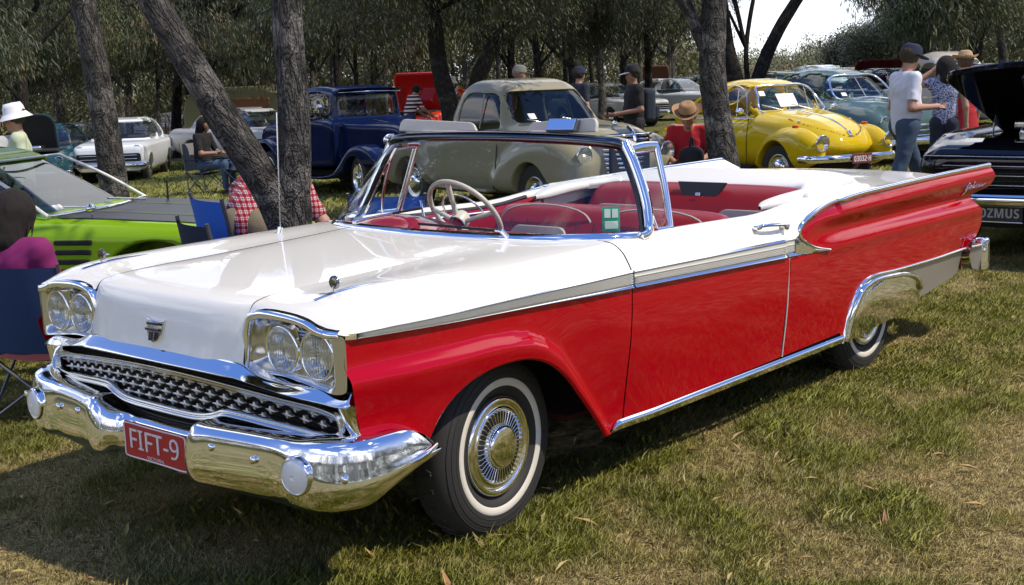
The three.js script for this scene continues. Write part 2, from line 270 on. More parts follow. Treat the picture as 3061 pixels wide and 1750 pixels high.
  const dn = ST.map(([x, Y, E]) => { const k = sm(2.8, 3.2, x), ze = mix(0.93, 0.922, k) - 0.02 * sm(4.5, 5.2, x); const c = [0.07, 0.34, 0.68], l = [0.32, 0.62, 0.85]; return [[x, Y - 0.05, 0.775], [x, Y - 0.012, 0.779], [x, Y, 0.8], ...[0.845, 0.887, 0.912].map((z, i) => [x, mix(Y, E, mix(c[i], l[i], k)), mix(z, mix(0.8, ze, l[i]), k)]), [x, E, ze]]; });
  both('quarter_top', surf(dn, 110, 24, true), M.white);
  const dk = [3.6, 4.0, 4.35, 4.7, 5.0, 5.12].map((x) => { const h = (a) => mix(1.024, 0.992, sm(3.9, 5.15, x)) - 0.02 * (a / 0.8) ** 2 - 0.02 * sm(4.95, 5.2, x); const e = mix(1.0, 0.976, sm(3.74, 5.19, x)); return [-0.8, -0.72, -0.5, -0.25, 0, 0.25, 0.5, 0.72, 0.8].map((z) => [x, Math.abs(z) === 0.8 ? e + 0.001 : h(Math.abs(z)) - (Math.abs(z) > 0.7 ? 0.004 : 0), z]); });
  fp('boot_lid', surf(dk, 30, 48), M.white);
  fp('rear_panel', surf([[5.1, 0.955], [4.97, 0.85], [4.95, 0.7], [4.96, 0.55], [4.95, 0.42]].map(([x, y]) => [-0.86, -0.6, 0, 0.6, 0.86].map((z) => [x, y, z])), 12, 12), M.red);
  for (const s of [1, -1]) {
    fp('tail_light', lathe([[0, 0.05], [0.05, 0.04], [0.09, 0.0], [0.1, -0.03]], 28).rotateY(Math.PI / 2).translate(5.0, 0.72, 0.68 * s), M.amber);
    fp('tail_ring', new THREE.TorusGeometry(0.108, 0.014, 8, 30).rotateY(Math.PI / 2).translate(4.99, 0.72, 0.68 * s), M.chrome);
  }
  const rb = crv([[4.95, 0.5, -0.93], [5.14, 0.49, -0.9], [5.24, 0.48, -0.7], [5.27, 0.47, 0], [5.24, 0.48, 0.7], [5.14, 0.49, 0.9], [4.95, 0.5, 0.93]], 60);
  fp('rear_bumper', sweep(rb, [[-0.05, -0.08], [0.0, -0.075], [0.02, 0], [0.0, 0.075], [-0.05, 0.08]], V(0, 1, 0), {}), M.chrome);
  for (const s of [1, -1]) fp('bumper_guard', rbox(0.11, 0.21, 0.075, 0.03, 5.13, 0.487, 0.915 * s), M.chrome);
}
// dark insides of the body, wheel houses, floor
{
  const W = [];
  for (const s of [1, -1]) { W.push(new THREE.BoxGeometry(4.7, 0.5, 0.02).translate(2.6, 0.56, 0.56 * s)); W.push(new THREE.BoxGeometry(1.25, 0.02, 0.34).translate(0.82, 0.735, 0.73 * s), new THREE.BoxGeometry(1.1, 0.02, 0.33).translate(3.9, 0.74, 0.73 * s)); W.push(new THREE.BoxGeometry(0.02, 0.42, 0.3).translate(1.47, 0.53, 0.71 * s), new THREE.BoxGeometry(1.83, 0.5, 0.02).translate(2.42, 0.55, 0.865 * s), new THREE.BoxGeometry(0.02, 0.4, 0.3).translate(0.16, 0.6, 0.7 * s), new THREE.BoxGeometry(0.55, 0.34, 0.02).translate(4.7, 0.6, 0.82 * s)); }
  W.push(new THREE.BoxGeometry(4.7, 0.04, 1.1).translate(2.65, 0.27, 0), new THREE.BoxGeometry(1.8, 0.04, 1.72).translate(2.42, 0.285, 0), new THREE.BoxGeometry(0.03, 0.4, 1.6).translate(0.17, 0.52, 0), new THREE.BoxGeometry(1.1, 0.05, 1.1).translate(0.75, 0.6, 0));
  fp('underbody', join(W), M.black);
}
// front: chrome bar, grille, lamps, bumper
const xf = (z, c = 0.12) => c * (z / 0.9) ** 2;
{
  const S = [[0, -0.02, 0.752, 0.71], [0.2, -0.018, 0.752, 0.709], [0.41, -0.01, 0.75, 0.706], [0.45, -0.004, 0.744, 0.705], [0.52, 0, 0.72, 0.698], [0.62, 0.012, 0.706, 0.684], [0.72, 0.028, 0.702, 0.672], [0.8, 0.05, 0.7, 0.662], [0.85, 0.07, 0.695, 0.652], [0.878, 0.088, 0.692, 0.65], [0.887, 0.11, 0.688, 0.655]];
  const sec = ([z, x, t, b], s) => [[x + 0.07, t + 0.003, z * s], [x + 0.03, t + 0.001, z * s], [x + 0.02, mix(t, b, 0.2), z * s], [x + 0.006, mix(t, b, 0.5), z * s], [x - 0.008, mix(t, b, 0.84), z * s], [x - 0.009, b + 0.003, z * s], [x + 0.01, b - 0.004, z * s], [x + 0.08, b - 0.004, z * s]];
  fp('grille_bar', surf([...S.slice(1).reverse().map((q) => sec(q, -1)), ...S.map((q) => sec(q, 1))], 120, 18, true), M.chrome);
  const yT = (z) => 0.69 - 0.058 * (z / 0.82) ** 2, fx = (z) => 0.012 + xf(z, 0.105);
  const fr = [];
  for (const z of [-0.8, -0.6, -0.4, -0.2, 0, 0.2, 0.4, 0.6, 0.8]) fr.push([z, yT(z) - 0.012]);
  fr.push([0.835, 0.59], [0.82, 0.557], [0.6, 0.567], [0.4, 0.576], [0.31, 0.57], [0.26, 0.545], [0.2, 0.535], [-0.1, 0.54], [-0.2, 0.558], [-0.3, 0.59], [-0.42, 0.595], [-0.6, 0.587], [-0.79, 0.574], [-0.825, 0.595]);
  // symmetric: use the right-hand outline for both
  const half = [[0, 0.68], [0.2, 0.676], [0.4, 0.664], [0.6, 0.646], [0.77, 0.628], [0.822, 0.608], [0.832, 0.56], [0.81, 0.54], [0.6, 0.55], [0.42, 0.562], [0.34, 0.562], [0.29, 0.546], [0.22, 0.533], [0, 0.531]];
  const loop = [...half, ...half.slice(1, -1).reverse().map(([z, y]) => [-z, y])];
  const lp = crv(loop.map(([z, y]) => [fx(z), y, z]), 160, true);
  fp('grille_frame', sweep(lp.slice(0, -1), [[-0.007, -0.004], [-0.005, 0.01], [0.0, 0.013], [0.004, 0.006], [0.009, 0.004], [0.016, 0.004], [0.02, -0.004], [0.016, -0.02], [-0.004, -0.02]], V(-1, 0, 0), { closed: true }), M.dullchrome);
  const inset = sdPoly(loop);
  fp('grille_back', clipPatch(loop, (z, y) => [fx(z) + 0.06, y, z], 0.03), M.black);
  fp('grille_surround', join(clipPatch([[-0.85, 0.705], [0.85, 0.705], [0.85, 0.45], [-0.85, 0.45]], (z, y) => [fx(z) + 0.075, y, z], 0.05)), std([0.12, 0.12, 0.12], 0.4, 0.8));
  const gb = [];
  for (let k = 0; k < 5; k++) gb.push(sweep(crv([-0.8, -0.4, 0, 0.4, 0.8].map((z) => [fx(z) + 0.035, 0.528 - k * 0.0 - k * 0.018, z * 0.62]), 20), [[-0.01, -0.003], [0.01, -0.003], [0.01, 0.003], [-0.01, 0.003]]));
  fp('valance_fins', join(gb), std([0.16, 0.16, 0.15], 0.35, 0.7));
  const star = (() => { const v = [], c = [0, 0, 0.0045]; const pts = [[0.031, 0.0016], [0.008, 0.005], [0.004, 0.013], [-0.004, 0.013], [-0.008, 0.005], [-0.031, 0.0016], [-0.031, -0.0016], [-0.008, -0.005], [-0.004, -0.013], [0.004, -0.013], [0.008, -0.005], [0.031, -0.0016]]; for (let i = 0; i < pts.length; i++) { const a = pts[i], b = pts[(i + 1) % pts.length]; v.push(...c, ...a, 0, ...b, 0); v.push(...a, 0, ...a.map((q) => q), -0.012, ...b, 0, ...b, 0, ...a, -0.012, ...b, -0.012); }
    const g = new THREE.BufferGeometry(); g.setAttribute('position', new THREE.Float32BufferAttribute(v, 3)); g.computeVertexNormals(); return g.rotateY(-Math.PI / 2); })();
  const starM = std([0.62, 0.61, 0.58], 0.4, 0.85), sp = 0.07; let n = 0;
  for (let r = 0; r < 5; r++) for (let k = -13; k <= 13; k++) {
    const z = (k + (r % 2) * 0.5) * sp, y = yT(z) - 0.042 - r * 0.0285; if (Math.abs(z) > 0.8 || inset(z, y) > -0.012) continue;
    const m = part(car, numbered('grille_star'), star, starM); m.position.set(fx(z) + 0.022 - CX, y, z); m.rotation.y = Math.atan2(0.21 * z / 0.81, 1) * -1;
  }
  const bars = []; for (let r = 0; r < 5; r++) for (const s of [1, -1]) { const L = []; for (let i = 0; i <= 24; i++) { const z = i / 24 * 0.8 * s, y = yT(z) - 0.042 - r * 0.0285; if (inset(z, y) < -0.004) L.push(V(fx(z) + 0.036, y, z)); } if (L.length > 2) bars.push(sweep(L, [[-0.008, -0.0018], [0.008, -0.0018], [0.008, 0.0018], [-0.008, 0.0018]])); }
  fp('grille_bars', join(bars), std([0.1, 0.1, 0.1], 0.4, 0.8));
  // chrome cheeks beside the grille
  const ck = [[0.655, 0.075], [0.62, 0.085], [0.58, 0.096], [0.54, 0.11]].map(([y, x]) => [[x + 0.03, y, 0.8 + (0.655 - y) * 0.25], [x, y, 0.845 + (0.655 - y) * 0.25], [x + 0.006, y, 0.872 + (0.655 - y) * 0.2], [x + 0.03, y, zs(x + 0.03, y) - 0.003]]);
  both('grille_cheek', surf(ck, 8, 12, true), M.chrome);
  // lamp coves
  const O = [[0.44, 0.73], [0.443, 0.8], [0.45, 0.85], [0.472, 0.893], [0.528, 0.91], [0.638, 0.911], [0.735, 0.902], [0.79, 0.884], [0.845, 0.875], [0.87, 0.874], [0.887, 0.866], [0.891, 0.8], [0.889, 0.74], [0.882, 0.7], [0.85, 0.692], [0.78, 0.7], [0.62, 0.718]];
  const Oc = crv(O.map(([z, y]) => [0, y, z]), 120, true).map((q) => [q.z, q.y]), dO = sdPoly(Oc);
  const cx = (z, y) => 0.066 + 0.05 * sm(0, -0.04, dO(z, y)) * sm(0.855, 0.8, z) + 0.017 * sm(0.82, 0.893, z) ** 2;
  both('lamp_bezel', clipPatch(Oc.slice(0, -1), (z, y) => [cx(z, y), y, z], 0.009, true), std([0.64, 0.63, 0.6], 0.2, 0.92));
  const rim = Oc.slice(0, 64).map(([z, y]) => V(0.058 + 0.028 * sm(0.82, 0.893, z), y, z));
  both('bezel_rim', sweep(rim, [[-0.016, -0.014], [0.008, -0.014], [0.014, 0.0], [0.008, 0.012], [-0.012, 0.01]], V(-1, 0, 0)), M.chrome);
  const rb = []; for (let k = 0; k < 13; k++) rb.push(new THREE.BoxGeometry(0.006, 0.004, 0.09).translate(0.108, 0.735 + k * 0.0105, 0.674));
  both('bezel_ribs', join(rb), M.dullchrome);
  const lens = lathe([[0, 0.026], [0.025, 0.024], [0.05, 0.016], [0.0685, 0.0], [0.069, -0.006]], 40), bowl = lathe([[0, -0.055], [0.03, -0.048], [0.055, -0.028], [0.0685, 0.0]], 40), ring = lathe([[0.0685, -0.01], [0.0685, 0.002], [0.075, 0.007], [0.081, 0.0], [0.084, -0.03]], 40);
  for (const s of [1, -1]) for (const z of [0.59, 0.757]) {
    const h = new THREE.Group(); h.name = 'headlight'; h.position.set(0.083 - CX, 0.797, z * s); h.rotation.y = -Math.PI / 2; car.add(h);
    part(h, 'lamp_ring', ring, M.chrome); part(h, 'reflector', bowl, std([0.8, 0.8, 0.78], 0.12, 1)); part(h, 'lens', lens, M.lens);
    const fl = []; for (let k = -6; k <= 6; k++) { const w = Math.sqrt(0.066 ** 2 - (k * 0.0095) ** 2); fl.push(new THREE.BoxGeometry(0.0022, w * 2, 0.002).translate(k * 0.0095, 0, -0.004 + 0.02 * (1 - (k / 7) ** 2))); }
    part(h, 'lens_ribs', join(fl), std([0.75, 0.78, 0.8], 0.15, 0.9));
  }
  // bumper
  const B = [ // z, x of face, top, crease drop, bottom, depth of top
    [0, 0.0, 0.487, 0.018, 0.345, 0.07], [0.12, 0.0, 0.487, 0.018, 0.345, 0.07], [0.19, -0.002, 0.489, 0.02, 0.345, 0.07], [0.225, -0.02, 0.5, 0.035, 0.344, 0.08], [0.262, -0.072, 0.535, 0.05, 0.343, 0.1], [0.3, -0.084, 0.551, 0.04, 0.342, 0.1], [0.36, -0.074, 0.55, 0.028, 0.34, 0.1],
    [0.5, -0.048, 0.548, 0.026, 0.335, 0.1], [0.62, -0.03, 0.547, 0.028, 0.334, 0.1], [0.68, -0.028, 0.55, 0.035, 0.332, 0.1], [0.74, -0.03, 0.552, 0.05, 0.33, 0.1], [0.82, -0.018, 0.56, 0.07, 0.331, 0.1], [0.9, 0.02, 0.563, 0.08, 0.342, 0.1], [0.955, 0.09, 0.562, 0.075, 0.352, 0.09], [0.972, 0.18, 0.56, 0.07, 0.385, 0.07], [0.972, 0.27, 0.554, 0.06, 0.414, 0.06], [0.962, 0.35, 0.52, 0.04, 0.438, 0.05], [0.95, 0.395, 0.482, 0.012, 0.452, 0.03]];
  const bsec = (i, s) => { const [z, x, t, c, b, d] = B[i], p = B[Math.max(i - 1, 0)], q = B[Math.min(i + 1, B.length - 1)]; let tx = q[1] - p[1], tz = q[0] - p[0]; if (i === 0) tx = 0; const l = Math.hypot(tx, tz); const nx = -tz / l, nzz = tx / l; const o = (k, y) => [x - nx * -k * 1 , y, (z + nzz * k) * s];
    return [o(-d, t - 0.004), o(-d * 0.5, t), o(-0.016, t - c * 0.22), o(-0.002, t - c * 0.75), o(0.004, t - c * 1.15), o(0.012, mix(t - c, b, 0.4)), o(0.009, mix(t - c, b, 0.7)), o(-0.004, b + 0.012), o(-0.025, b - 0.001), o(-0.08, b + 0.008)]; };
  const ids = [...B.keys()];
  fp('front_bumper', surf([...ids.slice(1).reverse().map((i) => bsec(i, -1)), ...ids.map((i) => bsec(i, 1))], 240, 40, true), M.chrome);
  for (const s of [1, -1]) {
    const t = new THREE.Group(); t.name = 'turn_signal'; t.position.set(-0.046 - CX, 0.45, 0.772 * s); t.rotation.y = -Math.PI / 2 + 0.12 * s; car.add(t);
    t.scale.setScalar(0.9); part(t, 'signal_rim', lathe([[0.05, -0.05], [0.058, 0.0], [0.064, 0.004], [0.068, -0.006], [0.074, -0.06]], 32), M.chrome);
    part(t, 'signal_lens', lathe([[0, -0.004], ...Array.from({ length: 11 }, (_, k) => [0.006 + k * 0.0048, 0.012 * (1 - (k / 11) ** 2) - 0.002 + (k % 2 ? 0.004 : 0)]), [0.058, -0.002]], 32), std([0.85, 0.86, 0.86], 0.22, 0.1));
    for (const [x, y, z] of [[-0.078, 0.487, 0.4], [-0.053, 0.47, 0.58], [0.012, 0.455, 0.935], ]) fp('bumper_bolt', new THREE.SphereGeometry(0.013, 12, 8).scale(0.6, 1, 1).translate(x, y, z * s), M.chrome);
  }
  both('bumper_spear', sweep(crv([[0.22, 0.455, 0.982], [0.31, 0.469, 0.98], [0.38, 0.48, 0.961]], 12), circ(0.007, 8, 0.011), V(0, 1, 0), { scale: (t) => 0.3 + 0.7 * Math.sin(Math.PI * Math.min(t, 0.8)) }), M.chrome);
  const plate = fp('number_plate', rbox(0.012, 0.128, 0.372, 0.005, -0.022, 0.41, 0.002), std([0.4, 0.012, 0.02], 0.4));
  const rot = (g, y, x = -0.0285) => g.rotateY(-Math.PI / 2).translate(x - CX, y, 0.002);
  const pw = std([0.7, 0.66, 0.64], 0.5);
  part(plate, 'plate_letters', rot(text('FIFT-9', 0.072, 0.29, 0.003, fontR), 0.418), pw);
  part(plate, 'plate_state', rot(text('VICTORIA', 0.011, 0.1, 0.001, fontR), 0.362), pw);
  part(plate, 'plate_border', sweep(crv([[0, 0.06, -0.182], [0, 0.06, 0.182], [0, -0.06, 0.182], [0, -0.06, -0.182]].flatMap((p, i, a) => { const q = a[(i + 1) % 4]; return [0.03, 0.35, 0.65, 0.97].map((t) => p.map((v, k) => mix(v, q[k], t))); }), 60, true).slice(0, -1), circ(0.003, 5), V(-1, 0, 0), { closed: true }).translate(-0.028 - CX, 0.41, 0.002), pw);
}
// wheels
function fordWheel(x, z, steer, side) {
  const w = new THREE.Group(); w.name = 'wheel'; w.position.set(x - CX, 0.325, z); w.rotation.y = steer + (side < 0 ? Math.PI : 0); car.add(w);
  part(w, 'tyre', lathe([[0.2, -0.135], [0.25, -0.15], [0.3, -0.148], [0.325, -0.135], [0.335, -0.115], [0.3385, -0.085], [0.3385, -0.062], [0.336, -0.042], [0.325, -0.018], [0.3, 0.001], [0.27, 0.008], [0.248, 0.008], [0.215, 0.004], [0.196, -0.006], [0.18, -0.03]], 72), M.rubber);
  const tr = []; for (let k = 0; k < 64; k++) tr.push(new THREE.BoxGeometry(0.007, 0.012, 0.07).rotateY(k % 2 ? 0.4 : -0.4).translate(0, 0.3365, -0.076).rotateZ(k / 64 * 2 * Math.PI));
  part(w, 'tread', join(tr), M.rubber);
  part(w, 'sidewall_ribs', join(...[0.262, 0.285, 0.305].map((q, i) => new THREE.TorusGeometry(q, 0.0018, 5, 64).translate(0, 0, [0.008, 0.005, -0.002][i]))), M.rubber);
  part(w, 'whitewall', lathe([[0.219, 0.0045], [0.224, 0.0095], [0.236, 0.011], [0.244, 0.0105], [0.248, 0.007]], 72), M.whitewall);
  part(w, 'wheel_cover', lathe([[0.184, -0.02], [0.182, -0.004], [0.172, 0.006], [0.158, 0.0], [0.148, -0.008], [0.14, -0.002], [0.136, 0.004], [0.132, -0.004], [0.082, -0.012], [0.079, 0.012], [0.075, 0.02], [0.068, 0.0235], [0.04, 0.028], [0, 0.03]], 72), M.chrome);
  const fin = []; for (let k = 0; k < 44; k++) fin.push(rbox(0.0046, 0.05, 0.018, 0.002, 0, 0.107, -0.001, 1).rotateZ(k / 44 * 2 * Math.PI));
  part(w, 'cover_fins', join(fin), M.chrome); part(w, 'cover_shadow', lathe([[0.082, -0.009], [0.132, -0.0045]], 60), std([0.05, 0.05, 0.05], 0.5, 0.6));
  return w;
}
fordWheel(0.865, 0.795, 0.09, 1); fordWheel(0.865, -0.795, 0.09, -1); fordWheel(3.88, 0.77, 0, 1); fordWheel(3.88, -0.77, 0, -1);
// windscreen
{
  const base = [[1.275, 0.999, 0], [1.285, 0.999, 0.2], [1.32, 0.998, 0.42], [1.375, 0.996, 0.58], [1.46, 0.993, 0.7], [1.58, 0.989, 0.79], [1.69, 0.987, 0.825], [1.745, 0.989, 0.828]];
  const top = [[1.665, 1.374, 0], [1.672, 1.372, 0.2], [1.69, 1.367, 0.36], [1.715, 1.361, 0.48], [1.745, 1.353, 0.57], [1.78, 1.344, 0.635], [1.805, 1.335, 0.665], [1.818, 1.325, 0.676]];
  const full = (a) => [...a.slice(1).reverse().map(([x, y, z]) => [x, y, -z]), ...a];
  const net = full(base).map((b, i) => { const t = full(top)[i]; return [0, 0.25, 0.5, 0.75, 1].map((k) => { const s = 4 * k * (1 - k), q = b.map((v, m) => mix(v, t[m], k)); return [q[0] - 0.03 * s * (1 - (q[2] / 0.9) ** 2), q[1], q[2] * (1 + 0.025 * s)]; }); });
  fp('windscreen', surf(net, 80, 12), M.glass);
  const bc = crv(full(base), 90), tc = crv(full(top), 90);
  fp('windscreen_base', sweep(bc, [[-0.012, -0.012], [0.024, -0.02], [0.022, 0.004], [0.006, 0.022], [-0.01, 0.02]], V(0, 1, 0), {}), M.chrome);
  fp('windscreen_header', sweep(tc, [[-0.045, 0.01], [-0.02, 0.026], [0.012, 0.022], [0.022, 0.004], [0.016, -0.014], [-0.004, -0.02], [-0.045, -0.012]], V(0, 1, 0), {}), M.header);
  fp('header_rear', sweep(tc.map((q) => V(q.x + 0.06, q.y + 0.004, q.z)), [[-0.03, -0.016], [0.03, -0.016], [0.03, 0.014], [-0.03, 0.016]], V(0, 1, 0), {}), M.vinylgrey);
  for (const s of [1, -1]) {
    const pil = crv([[1.82, 1.343, 0.672 * s], [1.81, 1.27, 0.72 * s], [1.788, 1.15, 0.785 * s], [1.765, 1.06, 0.822 * s], [1.735, 1.0, 0.842 * s], [1.68, 0.985, 0.842 * s]], 30);
    fp('windscreen_pillar', sweep(pil, [[-0.018, -0.022], [0.018, -0.022], [0.026, 0.004], [0.012, 0.024], [-0.012, 0.024], [-0.024, 0.0]], V(0, 0, s), { scale: (t) => mix(1, 0.8, t) }), M.chrome);
    fp('pillar_seal', sweep(pil.map((q) => V(q.x - 0.016, q.y, q.z - 0.022 * s)), circ(0.011, 6), V(0, 0, s)), M.black);
    // vent window
    const vt = [[1.845, 1.318, 0.69], [1.93, 1.325, 0.695], [2.012, 1.322, 0.7]], vp = [[2.005, 1.318, 0.703], [1.985, 1.15, 0.757], [1.955, 0.985, 0.803]];
    const z = (a) => a.map(([x, y, q]) => [x, y, q * s]);
    const vf = fp('vent_frame', join(sweep(crv(z(vt), 10), circ(0.013, 8, 0.02), V(0, 1, 0)), sweep(crv(z(vp), 14), circ(0.012, 8, 0.016), V(0, 0, 1)), rod(z([[1.86, 1.3, 0.695], [1.99, 1.303, 0.7]]), 0.006, 6), rod(z([[1.83, 0.99, 0.815], [1.955, 0.988, 0.806]]), 0.014, 8), rod(z([[1.838, 1.29, 0.7], [1.835, 1.1, 0.775], [1.85, 0.99, 0.81]]), 0.008, 6)), M.chrome);
    part(vf, 'vent_glass', surf([z([[1.84, 1.3, 0.697], [1.995, 1.305, 0.702]]), z([[1.835, 1.15, 0.756], [1.975, 1.15, 0.757]]), z([[1.85, 0.995, 0.808], [1.95, 0.995, 0.8]])], 8, 4).translate(-CX, 0, 0), M.glass);
    // sun visor
    const vs = new THREE.Shape(); vs.moveTo(-0.215, 0); vs.lineTo(-0.19, 0.034); vs.quadraticCurveTo(-0.18, 0.045, -0.16, 0.046); vs.lineTo(0.19, 0.05); vs.quadraticCurveTo(0.215, 0.048, 0.217, 0.02); vs.lineTo(0.218, 0); vs.closePath();
    const vg = new THREE.ExtrudeGeometry(vs, { depth: 0.008, bevelSize: 0.004, bevelThickness: 0.005, bevelSegments: 2, curveSegments: 6 }).rotateY(Math.PI / 2).translate(0, 0, 0);
    if (s > 0) vg.scale(1, 1, -1), vg.index || vg.computeVertexNormals();
    fp('sun_visor', join(vg.rotateY(-0.16 * s).rotateZ(-0.25).translate(1.8, 1.388, 0.355 * s), rod([[1.78, 1.392, 0.22 * s], [1.78, 1.392, 0.44 * s]], 0.005, 6)), M.beige);
  }
  const mir = fp('rear_view_mirror', rbox(0.02, 0.062, 0.16, 0.01, 0, 0, 0).rotateZ(-0.5).translate(1.765, 1.418, 0.4), std([0.1, 0.11, 0.13], 0.3, 0.5));
  part(mir, 'mirror_glass', rbox(0.004, 0.05, 0.142, 0.0018).rotateZ(-0.5).translate(1.755 - CX, 1.424, 0.4), M.mirror);
  // registration label on the glass
  const st = fp('glass_sticker', rbox(0.003, 0.1, 0.07, 0.001, 0, 0, 0, 1).rotateY(0.72).translate(1.6, 1.06, 0.762), std([0.02, 0.3, 0.2], 0.5));
  part(st, 'sticker_panel', join(rbox(0.003, 0.034, 0.024, 0.001, 0, 0.024, -0.015, 1), rbox(0.003, 0.034, 0.024, 0.001, 0, 0.024, 0.015, 1), rbox(0.003, 0.03, 0.052, 0.001, 0, -0.022, 0, 1)).rotateY(0.72).translate(1.598 - CX, 1.06, 0.765), std([0.5, 0.62, 0.55], 0.6));
  // wipers
  for (const [piv, el, mid, b0, b1] of [[[1.325, 0.998, 0.47], [1.3, 1.032, 0.45], [1.288, 1.036, 0.25], [1.296, 1.031, 0.42], [1.276, 1.04, 0.02]], [[1.325, 0.998, -0.43], [1.315, 1.028, -0.41], [1.335, 1.068, -0.19], [1.325, 1.04, -0.34], [1.345, 1.095, -0.03]]]) {
    const wp = fp('wiper', join(rod([piv, el], 0.011, 8), rod([el, mid], 0.006, 6)), M.chrome);
    part(wp, 'wiper_blade', rod([b0, mid, b1], 0.006, 6, 12).translate(-CX, 0, 0), M.black);
  }
  const an = fp('antenna', join(rod([[1.09, 0.975, -0.66], [1.1, 1.01, -0.66]], 0.012, 8), rod([[1.1, 1.0, -0.66], [1.14, 1.505, -0.685]], 0.0035, 6)), M.chrome);
  both('door_handle', join(rod([[2.475, 0.935, 0.9], [2.49, 0.945, 0.925], [2.6, 0.94, 0.937], [2.7, 0.928, 0.93]], 0.009, 8), lathe([[0, 0.02], [0.016, 0.018], [0.018, 0.0], [0.012, -0.02]], 16).translate(2.7, 0.922, 0.92), rbox(0.04, 0.02, 0.03, 0.008, 2.478, 0.938, 0.91)), M.chrome);
  // script on the fin: a looped chrome stroke
  const sc = [[0, 0.02], [0.02, 0.04], [0.03, 0.02], [0.01, -0.004], [0.0, 0.012], [0.02, 0.012], [0.03, -0.01], [0.02, -0.034], [0.01, -0.02], [0.05, 0.012], [0.07, 0.024], [0.06, 0.004], [0.08, 0.004], [0.1, 0.04], [0.105, 0.006], [0.13, 0.018], [0.14, 0.004], [0.155, 0.022], [0.165, 0.004], [0.185, 0.004], [0.2, 0.02], [0.205, 0.004], [0.225, 0.005], [0.24, 0.018], [0.235, 0.006], [0.26, 0.006], [0.3, 0.016]];
  const scp = sc.map(([a, b]) => { const x = 4.79 + a, y = 0.902 + b; return [x, y, zs(x, y) + 0.006]; });
  both('fin_script', rod(scp, 0.0035, 5, 160), M.chrome);
}
